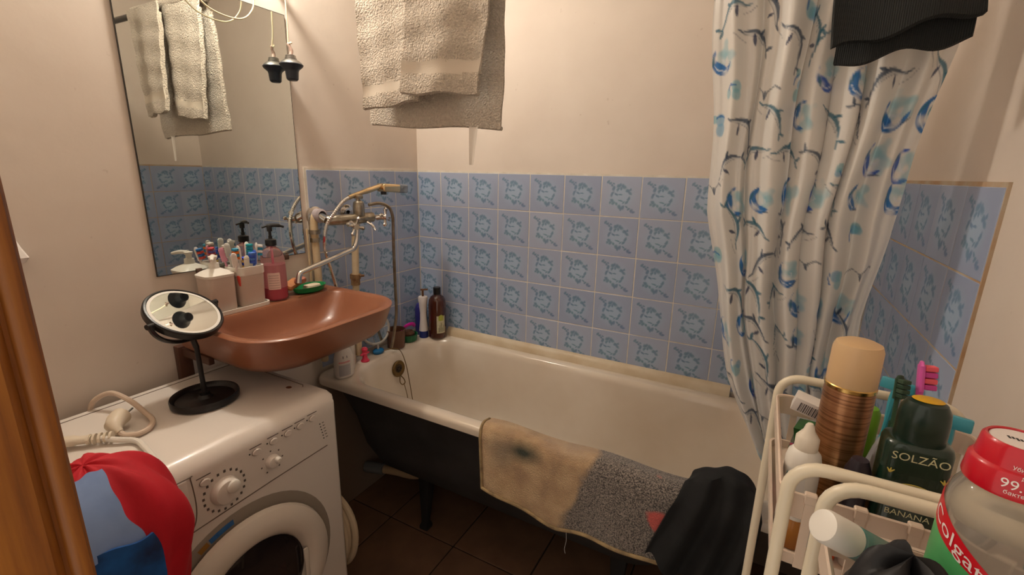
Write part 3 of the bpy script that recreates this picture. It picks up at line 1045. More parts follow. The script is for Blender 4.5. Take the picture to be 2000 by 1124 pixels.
# ================================================================== BATH RUG over the tub edge
rug_m = NT('faded_bath_rug')
gx = rug_m.n('ShaderNodeSeparateXYZ')
rug_m.l(rug_m.coord(), gx.inputs[0])
wig = rug_m.math('MULTIPLY', rug_m.math('SUBTRACT', rug_m.noise(9, 4), 0.5), 0.10)
xs_ = rug_m.math('ADD', rug_m.math('ADD', gx.outputs['X'], wig), rug_m.math('MULTIPLY', gx.outputs['Z'], -0.35))
half = rug_m.ramp(rug_m.math('ADD', rug_m.math('MULTIPLY', xs_, 9.0), -0.2), [(0.42, 0.0), (0.6, 1.0)])
tan = rug_m.ramp(rug_m.noise(14, 5), [(0.3, lin((206, 176, 136))), (0.55, lin((184, 152, 116))), (0.8, lin((150, 120, 96)))])
pep = rug_m.ramp(rug_m.noise(290, 2), [(0.36, lin((50, 46, 46))), (0.64, lin((158, 146, 136)))])
c_ = rug_m.mix(half, tan, pep)


def rug_spot(cx, cz, rx, rz, col, soft=0.3, a=1.0):
    global c_
    dx = rug_m.math('DIVIDE', rug_m.math('SUBTRACT', rug_m.math('ADD', gx.outputs['X'], wig), cx), rx)
    dz = rug_m.math('DIVIDE', rug_m.math('SUBTRACT', gx.outputs['Z'], cz), rz)
    r = rug_m.math('SQRT', rug_m.math('ADD', rug_m.math('MULTIPLY', dx, dx), rug_m.math('MULTIPLY', dz, dz)))
    m = rug_m.ramp(r, [(1 - soft, a), (1.0, 0.0)])
    c_ = rug_m.mix(m, c_, lin(col))


rug_spot(-.125, -.035, .08, .04, (50, 58, 46), .85, 1.0)
rug_spot(.0, .005, .09, .025, (150, 136, 124), .9, .5)
rug_spot(-.2, -.05, .06, .07, (112, 104, 92), .9, .6)
rug_spot(.245, .012, .017, .014, (214, 130, 122), .3)
rug_spot(.262, -.1, .026, .035, (204, 92, 84), .3)
rug_m.l(c_, rug_m.b.inputs['Base Color'])
rug_m.b.inputs['Roughness'].default_value = 1.0
rug_m.b.inputs['Sheen Weight'].default_value = 0.3
rug_m.bump(rug_m.noise(260, 3), 1.0, 0.005)
RUG = (1.06, -0.69, 0.70)
rug = thing('bath_rug', 'worn beige and grey bath rug draped over the tub edge', 'rug', RUG)


def rugprof(s, zb):
    """path across the rim: inside the tub, over the rim, down the front"""
    pts = [(-.578, .62), (-.586, .655), (-.61, .685), (-.652, .694), (-.676, .688), (-.688, .665), (-.694, .6), (-.698, zb)]
    seg = [math.dist(a, b) for a, b in zip(pts[:-1], pts[1:])]
    tot = sum(seg)
    t = s * tot
    for (a, b), l_ in zip(zip(pts[:-1], pts[1:]), seg):
        if t <= l_:
            k = t / l_
            return a[0] + (b[0] - a[0]) * k, a[1] + (b[1] - a[1]) * k
        t -= l_
    return pts[-1]


def rugfn(u, v):
    x0 = .782 + .045 * max(0, v - .4) ** .8
    x = x0 + (1.42 - x0) * u
    zb = np.interp(x, [.78, .84, 1.05, 1.35, 1.45], [.515, .505, .462, .49, .5])
    y, z = rugprof(v, zb)
    w = max(0, v - .35)
    y -= w * (.014 + .012 * math.sin(u * 9 + 1) + .006 * math.sin(u * 21))
    z += .004 * math.sin(u * 13)
    return (x - RUG[0], y - RUG[1] - .004, z - RUG[2] + .010)


MB().grid(rugfn, 60, 44, thick=-.010).build('pile', rug_m.m, rug, smooth=60)
edge = [Vector(rugfn(i / 50, 1.0)) + Vector((0, -.004, 0)) for i in range(51)]
MB().tube(edge, .005, 8).build('bound_edge', mat('rug_binding', (176, 150, 108), 0.9, col2=(110, 92, 70), vscale=30), rug)
edge2 = [Vector(rugfn(0.0, i / 30)) + Vector((0, -.003, 0)) for i in range(8, 31)]
MB().tube(edge2, .0045, 8).build('bound_edge', MATS['rug_binding'], rug)
ex = Vector(rugfn(.45, 1.0))
MB().tube(spline([ex + Vector((0, -.006, 0)), ex + Vector((.002, -.006, -.03)), ex + Vector((-.002, -.006, -.06)), ex + Vector((.001, -.006, -.075))], 5), .0009, 5).build('loose_thread', mat('grey_thread', (170, 166, 166), .9), rug)

# black bundled cloth on the rim
bc = thing('black_cloth', 'crumpled black cloth hung over the tub edge beside the rug', 'cloth', (1.43, -0.70, 0.68))


def bcf(u, v):
    # u across, v from inside the tub over the rim and down
    x0 = np.interp(v, [0, .3, .5, 1], [1.40, 1.385, 1.365, 1.305])
    x1 = np.interp(v, [0, .3, .5, 1], [1.515, 1.53, 1.545, 1.535])
    x = x0 + (x1 - x0) * u
    py = np.interp(v, [0, .12, .26, .4, .55, 1], [-.572, -.59, -.645, -.70, -.722, -.735])
    pz = np.interp(v, [0, .12, .26, .4, .55, 1], [.655, .71, .765, .765, .70, .51])
    bulge = math.sin(PI * min(1, max(0, u)))
    crest = max(0, 1 - abs(v - .33) / .3)
    pz += crest * (.05 * bulge ** .7 * (.8 + .5 * u) - .03)
    pz += max(0, v - .7) * .14 * (math.sin(u * 8 + 1) * .35 + u * .5 - .15 + .3 * math.sin(u * 17))
    py -= .035 * bulge * min(1, v * 2) * (0.6 + .4 * math.sin(u * 6 + v * 2)) + .012 * math.sin(u * 19 + v * 4) * v
    return (x - 1.43, py + .70, pz - .68)


MB().grid(bcf, 44, 40, thick=-.006).build('folds', mat('black_fleece', (16, 16, 18), .85, col2=(26, 27, 28), vscale=18), bc, smooth=70)

# patterned bundle on the floor behind the rack
pb = MB().grid(lambda u, v: (1.50 + .15 * math.cos(2 * PI * u) * math.cos(PI / 2 * v) ** .7, -.80 + .1 * math.sin(2 * PI * u) * math.cos(PI / 2 * v) ** .7, .001 + .40 * math.sin(PI / 2 * v) * (1 + .06 * math.sin(2 * PI * u * 3 + v * 6))), 32, 16, closed_u=True)
pbo = pb.build('patterned_bag', mat('brown_patterned_fabric', (120, 100, 78), .9, col2=(58, 44, 40), vscale=22), smooth=60, origin=(1.5, -.8, 0))
tag(pbo, 'dark brown patterned fabric bag on the floor below the black cloth', 'bag')

# ================================================================== MIXER TAP, PIPES, SHOWER
mx_ = thing('mixer_tap', 'old chrome wall mixer tap with cross handles and long swivel spout', 'tap', (0.0, -0.52, 1.27))


def mp_(x, y, z):
    return Vector((x, y + .52, z - 1.27))


MB().tube([mp_(.075, -.60, 1.272), mp_(.115, -.555, 1.275), mp_(.13, -.50, 1.275), mp_(.135, -.44, 1.277)], .019, 14).build('body', M_oldchrome, mx_)
MB().tube([mp_(.04, -.598, 1.285), mp_(.075, -.60, 1.272)], .014, 14).tube([mp_(.04, -.45, 1.285), mp_(.13, -.45, 1.277)], .014, 14).build('inlet', M_chrome, mx_)
MB().lathe([(.02, 0), (.021, .004), (.021, .036), (.019, .05), (.012, .056), (0, .056)], c=mp_(.13, -.50, 1.285), n=18).build('diverter', M_oldchrome, mx_)
MB().tube(spline([mp_(.15, -.48, 1.262), mp_(.17, -.475, 1.25), mp_(.178, -.47, 1.232)], 5), [.005] * 10 + [.008], 8).build('diverter_lever', M_chrome, mx_)


def cross_handle(p, ax):
    h = MB()
    ax = Vector(ax).normalized()
    a = ax.orthogonal().normalized()
    b = ax.cross(a)
    p = Vector(p)
    h.tube([p, p + ax * .03], [.012, .009], 12)
    h.tube([p + ax * .026, p + ax * .042], [.013, .011], 12)
    for k in range(4):
        d_ = a * math.cos(k * PI / 2 + .5) + b * math.sin(k * PI / 2 + .5)
        h.tube([p + ax * .034, p + ax * .034 + d_ * .02, p + ax * .034 + d_ * .03, p + ax * .034 + d_ * .037], [.005, .005, .0085, .004], 8)
    return h.build('cross_handle', M_chrome, mx_)


cross_handle(mp_(.145, -.555, 1.262), (.9, -.25, -.2))
cross_handle(mp_(.15, -.43, 1.275), (.95, .3, .1))
MB().tube(spline([mp_(.13, -.51, 1.255), mp_(.128, -.515, 1.2), mp_(.126, -.53, 1.168), mp_(.123, -.56, 1.158), mp_(.12, -.66, 1.135), mp_(.118, -.745, 1.116), mp_(.118, -.765, 1.107), mp_(.119, -.773, 1.08)], 6), .0095, 12).build('spout', M_chrome, mx_)
for ey in (-.598, -.45):
    MB().lathe([(0.012, 0), (.034, .002), (.034, .012), (.02, .018), (.012, .018)], c=mp_(.0, ey, 1.285), axis='x', n=20).build('escutcheon', M_chrome, mx_)
# holder on top
MB().tube([mp_(.13, -.50, 1.335), mp_(.13, -.50, 1.352)], .009, 10).box(.116, .144, -.512 + .52, -.488 + .52, .078, .092, bev=.003).build('shower_rest', M_oldchrome, mx_)

sh = thing('hand_shower', 'chrome hand shower with ribbed hose resting on the mixer tap', 'shower head', (0.13, -0.50, 1.362))


def hp(x, y, z):
    return Vector((x - .13, y + .50, z - 1.362))


MB().tube(spline([hp(.12, -.535, 1.353), hp(.125, -.50, 1.364), hp(.13, -.43, 1.381), hp(.134, -.385, 1.392)], 5), [.0085] * 8 + [.0105] * 8, 12).build('handle', mat('champagne_chrome', (214, 190, 150), .15, 1.0), sh)
MB().box(-.022, .022, -.055, .07, -.02, .012, bev=.007, seg=3, M=Matrix.Translation(hp(.136, -.335, 1.388)) @ Matrix.Rotation(math.radians(-3), 4, 'X')).build('head', mat('champagne_chrome', (214, 190, 150)), sh)
MB().box(-.023, .023, .03, .082, -.021, .013, bev=.007, seg=3, M=Matrix.Translation(hp(.136, -.335, 1.388)) @ Matrix.Rotation(math.radians(-3), 4, 'X')).build('head_tip', mat('clear_tip', (178, 190, 206), .15, trans=.6), sh)
MB().lathe([(0, 0), (.012, 0), (.012, .016), (0, .016)], c=hp(.138, -.375, 1.36), n=12).build('swivel', M_black, sh)
hpts = spline([hp(.12, -.535, 1.353), hp(.118, -.565, 1.338), hp(.112, -.60, 1.30), hp(.098, -.625, 1.255), hp(.088, -.63, 1.18), hp(.085, -.61, 1.1), hp(.08, -.588, 1.03), hp(.075, -.57, .93)], 14)
rr_ = [.0072 if i % 2 else .0058 for i in range(len(hpts))]
MB().tube(hpts, rr_, 10).build('ribbed_hose', M_chrome, sh)

sh2 = MB().tube(spline([(.15, -.47, 1.325), (.165, -.43, 1.33), (.178, -.395, 1.315), (.182, -.38, 1.285), (.18, -.375, 1.245), (.168, -.365, 1.12), (.15, -.345, .98), (.14, -.335, .86), (.12, -.335, .76), (.105, -.335, .70)], 10), .0062, 10).build('shower_hose', mat('worn_hose', (158, 150, 138), .35, .8, col2=(130, 110, 84), vscale=30), origin=(.15, -.4, .9))
tag(sh2, 'worn metal hose looping from the mixer tap down behind the sink', 'hose')

p1 = thing('water_pipe', 'cream painted water pipe with elbow beside the mirror', 'pipe', (0.0165, -0.612, 0.72))
M_cpipe = mat('cream_painted_pipe', (214, 196, 164), .45, col2=(196, 170, 130), vscale=18)
MB().tube(spline([(0, 0, 0), (0, 0, .2), (0, 0, .45), (0, 0, .54), (0.0, 0.004, .565), (.002, .014, .566)], 5), .0135, 14).build('tube', M_cpipe, p1)
MB().tube([(0, 0, .50), (0, 0, .515)], .02, 14).tube([(0, 0, .47), (0, 0, .485)], .018, 6).build('nut', M_oldchrome, p1)
MB().tube([(-.01, -.024, .3), (-.01, -.024, .52)], .004, 8).build('thin_tube', M_cpipe, p1)
MB().lathe([(.02, 0), (.026, .006), (.026, .035), (.018, .04)], c=(-.012, .018, .566), axis='x', n=16).build('collar', mat('mauve_collar', (166, 154, 156), .4), p1)
p2 = thing('water_pipe', 'cream painted riser pipe with rusty coupling below the mixer tap', 'pipe', (0.045, -0.455, 0.70))
MB().tube(spline([(0, -.01, 0), (0, -.008, .2), (.003, 0, .42), (.006, .004, .5), (.02, .006, .56)], 6), .0135, 14).build('tube', M_cpipe, p2)
MB().tube([(0, -.003, .325), (.001, -.003, .345)], .022, 6).tube([(0, -.004, .30), (0, -.004, .325)], .018, 12).tube([(.02, .004, .338), (.034, .01, .34)], .005, 8).build('coupling', mat('rusty_coupling', (116, 74, 48), .7, .3, col2=(170, 140, 100), vscale=60, bump=.4, bscale=120), p2)

# ================================================================== ITEMS ON THE SINK
DK = 1.0304
tr = MB()
tr.loft([rrect(-.045, .045, -.09, .09, .02, z, 5) if k != 2 else rrect(-.041, .041, -.086, .086, .018, z, 5) for k, z in enumerate((0, .011, .011))] + [rrect(-.04, .04, -.085, .085, .018, .006, 5)])
tro = tr.build('vanity_tray', M_plw, origin=(0, 0, 0))
tro.location = (.066, -.957, DK)
tag(tro, 'white plastic tray under the soap dispenser and toothbrush cup', 'tray')
M_frost = mat('frosted_plastic', (206, 190, 178), .4, sub=.2, col2=(196, 178, 166), vscale=8)
TB = DK + .0065
sd = thing('soap_dispenser', 'frosted white soap dispenser with flared white pump cap', 'soap dispenser', (.064, -1.005, TB))
MB().loft([rrect(-.034, .034, -.038, .038, .018, 0, 6), rrect(-.036, .036, -.04, .04, .018, .004, 6), rrect(-.037, .037, -.041, .041, .018, .104, 6), rrect(-.03, .03, -.034, .034, .016, .107, 6)]).build('body', M_frost, sd)
MB().loft([rrect(-.038, .038, -.042, .042, .018, .104, 6), rrect(-.039, .039, -.043, .043, .018, .111, 6), rrect(-.03, .03, -.032, .032, .016, .119, 6), rrect(-.014, .014, -.014, .014, .013, .128, 6), rrect(-.013, .013, -.013, .013, .0125, .143, 6)]).build('cap', M_plw, sd)
MB().lathe([(.008, .14), (.008, .155), (.011, .156), (.012, .163), (0, .166)], n=16).tube(spline([(0, 0, .161), (.018, -.012, .163), (.04, -.026, .158)], 4), [.008, .007, .006, .006, .006, .0055, .005, .0045, .004], 10).build('pump', M_plw, sd)
cup = thing('toothbrush_cup', 'frosted white cup full of toothbrushes on the tray', 'cup', (.064, -.915, TB))
cm_ = MB()
outer = [(0.0, .033), (.004, .036), (.12, .039)]
cm_.loft([rrect(-.034, .034, -.038, .038, .018, 0, 6), rrect(-.036, .036, -.040, .040, .018, .004, 6), rrect(-.039, .039, -.043, .043, .019, .095, 6)]).loft([rrect(-.033, .033, -.037, .037, .017, .0955, 6), rrect(-.033, .033, -.037, .037, .016, .012, 6)][::-1])
cm_.build('body', M_frost, cup)
MB().loft([rrect(-.039, .039, -.043, .043, .019, .095, 6), rrect(-.041, .041, -.045, .045, .02, .098, 6), rrect(-.041, .041, -.045, .045, .02, .122, 6), rrect(-.037, .037, -.041, .041, .018, .122, 6), rrect(-.0345, .0345, -.0385, .0385, .017, .095, 6)], cap0=False, cap1=False).build('rim', M_plw, cup)


def toothbrush(label, base, top, c_handle, c_accent, c_brist, roll, grp='toothbrushes in the cup', s=1.0):
    b, t = Vector(base), Vector(top)
    ax = (t - b)
    ln = ax.length
    o = thing('toothbrush', label, 'toothbrush', b, group=grp)
    o.rotation_euler = (ax.to_track_quat('Z', 'Y') @ Euler((0, 0, roll)).to_quaternion()).to_euler()
    mh = mat('brush_' + '_'.join(map(str, c_handle)), c_handle, .35)
    ma = mat('brush_' + '_'.join(map(str, c_accent)), c_accent, .4)
    mbm = mat('brush_' + '_'.join(map(str, c_brist)), c_brist, .8)
    n = 14
    hh = ln - .028 * s
    MB().tube([(0, 0, hh * k / n) for k in range(n + 1)], [(.0035 + .0022 * math.sin(PI * min(1, k / n * 1.25)) if k < 11 else .0032) * s for k in range(n + 1)], 10, flat=.8).build('handle', mh, o)
    MB().tube([(0, -.0012 * s, hh * (.25 + .5 * k / 8)) for k in range(9)], [(.0045 + .001 * math.sin(PI * k / 8)) * s for k in range(9)], 8, flat=.8).build('grip', ma, o)
    hd = MB().loft([rrect(-.0062 * s, .0062 * s, -.0022 * s, .0022 * s, .002 * s, z, 3) for z in (hh - .002, hh + .026 * s)])
    hd.lathe([(.0062 * s, 0), (.004 * s, .004 * s), (0, .005 * s)], c=(0, 0, hh + .026 * s), n=12, sy=.36)
    ho = hd.build('head', mh, o)
    for k in range(4):
        z0 = hh + .001 * s + k * .0065 * s
        MB().box(-.0056 * s, .0056 * s, .002 * s, .0125 * s, z0, z0 + .0055 * s, bev=.0008 * s, seg=1).build('bristles', mbm if k % 2 else ma, ho)
    return o


cz = TB + .014
ztop = TB + .16
CX, CYY = .064, -.915
tbs = [('red and blue toothbrush leaning left out of the cup', (CX + .02, CYY + .02), (CX + .034, CYY - .05, .166), (226, 216, 210), (214, 74, 60), (48, 110, 176), .6),
       ('grey handled toothbrush at the back of the cup', (CX - .01, CYY + .012), (CX - .015, CYY - .038, .19), (188, 186, 178), (150, 150, 142), (212, 206, 196), 1.8),
       ('white toothbrush with orange grip pad', (CX + .012, CYY + .015), (CX + .012, CYY - .02, .182), (230, 222, 212), (232, 120, 40), (60, 140, 170), 2.6),
       ('white and yellow toothbrush with blue head', (CX + .02, CYY), (CX + .028, CYY - .008, .152), (220, 214, 200), (226, 196, 120), (40, 70, 190), .3),
       ('teal and white toothbrush standing tall', (CX - .005, CYY - .01), (CX + .004, CYY + .012, .19), (230, 226, 220), (28, 140, 160), (30, 150, 160), 2.2),
       ('white toothbrush with a black dot', (CX - .015, CYY + .0), (CX - .024, CYY + .03, .184), (226, 220, 212), (60, 60, 58), (224, 218, 210), 1.2),
       ('short blue toothbrush low in the cup', (CX + .01, CYY - .02), (CX + .024, CYY + .022, .165), (70, 104, 196), (60, 90, 190), (90, 130, 210), .9),
       ('white toothbrush with teal stripe at the right side', (CX + .0, CYY - .005), (CX + .006, CYY + .042, .184), (232, 226, 220), (30, 130, 160), (232, 226, 220), 2.9),
       ('pink and purple toothbrush at the left of the cup', (CX - .02, CYY + .022), (CX - .028, CYY - .048, .176), (206, 140, 160), (120, 90, 170), (226, 90, 100), 1.5)]
for lb, bs, tp_, ch_, ca_, cb_, ro in tbs:
    dx_, dy_ = tp_[0] - CX, tp_[1] - CYY
    toothbrush(lb, (CX + max(-.022, min(.022, dx_ * .55)), CYY + max(-.024, min(.024, dy_ * .5)), cz), (tp_[0], tp_[1], TB + tp_[2]), ch_, ca_, cb_, ro, s=1.35)

# pink liquid soap
ls = thing('liquid_soap_bottle', 'clear pink liquid soap bottle with black pump on the sink', 'bottle', (.072, -.825, DK))
M_pinkpl = mat('pink_clear_plastic', (242, 206, 210), .08, trans=.9, ior=1.12)
M_pinkliq = mat('pink_liquid', (214, 52, 92), .15, trans=.25, ior=1.33)
MB().lathe([(0, 0), (.031, 0), (.036, .006), (.037, .05), (.036, .135), (.032, .155), (.022, .168), (.014, .174), (.0135, .184)], n=32).build('bottle', M_pinkpl, ls)
MB().lathe([(0, .002), (.029, .002), (.0345, .008), (.0355, .042), (0, .042)], n=32).build('soap', M_pinkliq, ls)
MB().lathe([(0, .0425), (.0345, .0425), (.0335, .118), (0, .12)], n=28).build('foamy_soap', mat('pink_haze', (240, 190, 196), .35, trans=.8, ior=1.03), ls)
MB().tube([(0, 0, .01), (0, 0, .18)], .0035, 8).build('dip_tube', mat('dip_tube_pink', (206, 96, 124), .3), ls)
MB().lathe([(.0135, .178), (.0165, .18), (.0165, .198), (.012, .2), (.006, .202), (.006, .21), (.0045, .211), (.0045, .226)], n=20).build('collar', M_black, ls)
MB().lathe([(0, .224), (.008, .225), (.0085, .24), (.007, .244), (0, .246)], n=16).tube(spline([(-.006, -.022, .238), (0, 0, .243), (.012, .02, .243), (.022, .036, .237)], 5), [.003] * 4 + [.006] * 8 + [.004] * 4, 10).build('pump', M_black, ls)
lab = MB().grid(lambda u, v: (.0376 * math.cos(-1.15 + 1.0 * u), .0376 * math.sin(-1.15 + 1.0 * u), .04 + .055 * v), 10, 4)
labo = lab.build('label', mat('pale_label', (226, 196, 186), .6), ls)
for k in range(6):
    z = .045 + k * .008
    MB().grid(lambda u, v: (.0379 * math.cos(-1.05 + .8 * u), .0379 * math.sin(-1.05 + .8 * u), z + .0016 * v), 8, 1).build('print_line', mat('label_print', (168, 140, 134), .7), labo)

# green soap dish with soaps
gd = thing('soap_dish', 'green oval plastic soap dish on the sink corner', 'soap dish', (.075, -.70, DK))
MB().lathe([(0, 0), (.03, 0), (.036, .004), (.041, .018), (.0425, .022), (.0395, .022), (.034, .007), (0, .005)], n=36, sy=1.5).build('dish', mat('green_plastic', (22, 130, 74), .3), gd)
sp_ = MB().loft([rrect(-.02, .02, -.03, .03, .012, z, 5) for z in (0, .003)] + [rrect(-.017, .017, -.027, .027, .012, .014, 5)])
so = sp_.build('soap_bar', mat('white_soap', (220, 204, 180), .6), origin=(0, 0, 0))
so.location = (.078, -.69, DK + .0085)
tag(so, 'white soap bar in the green dish', 'soap')
for lb, loc, rot, c, dims in (('orange brown soap piece leaning on the green dish', (.06, -.754, DK + .034), (.3, .35, .3), (206, 134, 80), (.017, .03, .009)), ('pinkish soap piece on the green dish rim', (.078, -.735, DK + .046), (.1, .25, .1), (196, 124, 98), (.012, .02, .009))):
    so = MB().loft([rrect(-dims[0] * k, dims[0] * k, -dims[1] * k, dims[1] * k, .008, z, 4) for k, z in ((.85, -dims[2]), (1, -dims[2] * .4), (1, dims[2] * .4), (.85, dims[2]))]).build('soap_piece', mat('soap_%d' % c[0], c, .55, var=.2, vscale=40))
    so.location = loc
    so.rotation_euler = rot
    tag(so, lb, 'soap')

# ================================================================== ITEMS ON THE TUB CORNER
TZ2 = TZ + .0005
fb = thing('foam_bottle', 'white soap bottle with grey label and pink stripe on the tub corner', 'bottle', (.115, -.606, TZ2))
MB().lathe([(0, 0), (.03, 0), (.037, .006), (.04, .03), (.038, .08), (.031, .108), (.018, .12), (.016, .13)], n=28, sy=1.1, sx=.75).build('body', mat('milky_plastic', (214, 206, 198), .25, sub=.1), fb)
MB().lathe([(.016, .125), (.02, .127), (.021, .15), (.023, .16), (.021, .19), (.01, .2), (0, .2)], n=20).build('cap', mat('clear_cap', (214, 208, 204), .15, trans=.5), fb)


def surf(u, v, r=1.012):
    a = -1.25 + 1.5 * u
    rr = np.interp(v, [.0, .03, .08, .108], [.037, .04, .038, .031])
    return (rr * .75 * math.cos(a) * r + .0004, rr * 1.1 * math.sin(a) * r, v)


MB().grid(lambda u, v: surf(.12 + .76 * u, .014 + .045 * v), 10, 6).build('label', mat('grey_label', (168, 164, 166), .5), fb)
MB().grid(lambda u, v: surf(.12 + .76 * u, .066 + .006 * v), 10, 2).build('pink_stripe', mat('pink_print', (204, 140, 140), .5), fb)
for u0 in (.4, .66):
    MB().grid(lambda u, v: surf(u0 + .07 * u, .084 + .009 * v, 1.02), 3, 3).build('printed_eye', mat('grey_eye', (120, 116, 116), .5), fb)

# two pale bottles behind, under the sink
for lb, loc, r, h, c in (('pale cloudy bottle standing under the sink beside the pipes', (.034, -.506, TZ2), .024, .15, (196, 184, 166)), ('whitish spray bottle behind the soap bottle under the sink', (.07, -.542, TZ2), .022, .185, (212, 206, 198))):
    b = thing('bottle', lb, 'bottle', loc)
    MB().lathe([(0, 0), (r, 0), (r * 1.04, .005), (r * 1.04, h * .65), (r * .8, h * .78), (r * .42, h * .84), (r * .42, h * .88), (0, h * .88)], n=20).build('body', mat('cloudy_%d' % c[0], c, .35), b)
    MB().lathe([(r * .5, h * .87), (r * .5, h * .98), (r * .4, h), (0, h)], n=16).build('cap', M_plw, b)

# pink figure
pf = thing('pink_toy', 'small pink plastic figure on the tub corner', 'toy', (.075, -.462, TZ2))
MB().lathe([(0, 0), (.017, 0), (.018, .004), (.011, .012), (.009, .03), (.013, .036), (.009, .041), (.012, .047), (.013, .054), (.008, .061), (0, .063)], n=18).build('figure', mat('hot_pink', (222, 62, 92), .35), pf)
MB().tube([(0, -.022, .033), (0, .022, .033)], .004, 8).build('arms', MATS['hot_pink'], pf)
# round hand mirror on a blue foot
hm = thing('hand_mirror', 'round hand mirror with clear rim and blue foot under the sink', 'mirror', (.058, -.368, TZ2))
MB().lathe([(0, 0), (.02, 0), (.026, .004), (.027, .012), (.022, .018), (.006, .02), (0, .02)], n=26, sx=.8).build('foot', mat('plug_blue', (24, 106, 160), .35), hm)
HR = Matrix.Rotation(math.radians(-15), 3, 'Z') @ Matrix.Rotation(math.radians(-12), 3, 'Y')
hq = lambda *p: HR @ Vector(p) + Vector((0, 0, .02))
rim_o = MB().tube([hq(0, .067 * math.cos(a), .09 + .067 * math.sin(a)) for a in [k * 2 * PI / 36 for k in range(36)]], .0065, 10, closed=True).build('rim', mat('clear_rim', (206, 200, 190), .2, trans=.35), hm)
MB().lathe([(0, -.003), (.064, -.003), (.064, .003), (0, .003)], c=hq(0, 0, .09), axis='x', n=36, M=HR).build('glass', M_mirror.m, rim_o)
MB().tube([(0, 0, .012), hq(0, 0, .012), hq(0, 0, .026)], [.006, .005, .007], 8).build('stem', MATS['clear_rim'], hm)
# brown cup
bcup = MB().lathe([(0, 0), (.036, 0), (.038, .003), (.043, .085), (.040, .085), (.035, .008), (0, .006)], n=32).build('brown_cup', mat('brown_plastic', (104, 70, 54), .4))
bcup.location = (.072, -.27, TZ2)
tag(bcup, 'brown plastic cup on the tub edge', 'cup')
# green dish and magenta brush
gb = MB().lathe([(0, 0), (.033, 0), (.038, .005), (.042, .03), (.043, .034), (.039, .034), (.034, .008), (0, .006)], n=36, sy=1.04).build('green_dish', mat('dark_green_plastic', (32, 104, 66), .35))
gb.location = (.066, -.18, TZ2)
tag(gb, 'dark green oval dish on the tub edge', 'dish')
sc_ = MB().lathe([(0, 0), (.024, 0), (.028, .01), (.029, .03), (.02, .042), (0, .044)], n=24, sy=1.04).build('bath_sponge', mat('dark_sponge', (92, 62, 46), .95, bump=.8, bscale=200))
sc_.location = (.066, -.18, TZ2 + .0075)
tag(sc_, 'dark brown bath sponge in the green dish', 'sponge')
mg = MB().tube(spline([(.0, -.045, -.01), (.006, -.036, .012), (.009, -.01, .02), (.008, .022, .016), (.004, .04, .002)], 6), .009, 10, flat=.5).build('massage_handle', mat('magenta_plastic', (206, 22, 160), .3))
mg.location = (.068, -.182, TZ2 + .062)
tag(mg, 'magenta curved brush handle lying on the sponge', 'brush')
# bottles in the corner
bb = thing('shampoo_bottle', 'dark brown shampoo bottle with black cap in the tub corner', 'bottle', (.15, -.066, TZ2))
MB().lathe([(0, 0), (.036, 0), (.041, .005), (.0415, .16), (.039, .185), (.03, .202), (.018, .21), (.0165, .215)], n=32).build('body', mat('amber_plastic', (74, 30, 16), .12, coat=.5, spec=.6), bb)
MB().lathe([(.0165, .212), (.0175, .214), (.0175, .245), (.016, .247), (0, .247)], n=20).build('cap', M_black, bb)
lb_ = MB().grid(lambda u, v: (.0422 * math.cos(-1.0 + 1.0 * u), .0422 * math.sin(-1.0 + 1.0 * u), .03 + .085 * v), 12, 6).build('label', mat('cream_label', (214, 206, 178), .5, col2=(190, 186, 150), vscale=60), bb)
MB().grid(lambda u, v: (.0425 * math.cos(-.8 + .6 * u), .0425 * math.sin(-.8 + .6 * u), .092 + .03 * v * (1 - .5 * abs(u - .5))), 10, 6).build('green_fruit_print', mat('lime_print', (156, 168, 52), .5, col2=(190, 190, 90), vscale=120), lb_)
for k in range(5):
    MB().grid(lambda u, v: (.0427 * math.cos(-.8 + .14 * k + .05 * u), .0427 * math.sin(-.8 + .14 * k + .05 * u), .036 + (.022 + .012 * (k % 3)) * v), 2, 3).build('print_mark', mat('dark_lettering', (70, 66, 44), .6), lb_)
wbt = thing('lotion_bottle', 'slim white lotion bottle with blue base and pump in the tub corner', 'bottle', (.096, -.104, TZ2))
MB().lathe([(0, 0), (.021, 0), (.022, .004), (.022, .034), (0, .034)], n=24).build('blue_base', mat('royal_blue', (32, 48, 118), .35), wbt)
MB().lathe([(.0215, .034), (.016, .09), (.0155, .12), (.019, .165), (.023, .196), (.02, .203), (0, .204)], n=24).build('body', mat('lotion_white', (216, 208, 206), .35), wbt)
MB().tube([(0, 0, .203), (0, 0, .232)], .005, 8).tube([(-.012, 0, .233), (.02, .012, .236)], .0045, 8).build('pump', mat('copper_pump', (120, 84, 58), .3, .6), wbt)
nb = thing('blue_bottle', 'dark blue bottle at the very back of the tub corner', 'bottle', (.055, -.07, TZ2))
MB().lathe([(0, 0), (.027, 0), (.03, .005), (.03, .13), (.022, .15), (.012, .158), (.012, .175), (0, .176)], n=24).build('body', mat('indigo_plastic', (48, 46, 118), .35), nb)
MB().lathe([(.013, .165), (.013, .185), (0, .186)], n=14).build('cap', M_plw, nb)

# hose coil at the side of the washing machine
hc = thing('drain_hose', 'coiled cream drain hose beside the washing machine', 'hose', (.30, -.925, .30))
for k, (rx, rz, dy) in enumerate(((.135, .16, .0), (.125, .145, .018), (.14, .15, .034))):
    MB().tube([(rx * math.cos(a), dy - .0 + .004 * math.sin(3 * a), rz * math.sin(a)) for a in [i * 2 * PI / 40 for i in range(40)]], .011, 10, closed=True).build('coil', mat('hose_cream', (190, 172, 146), .5), hc)

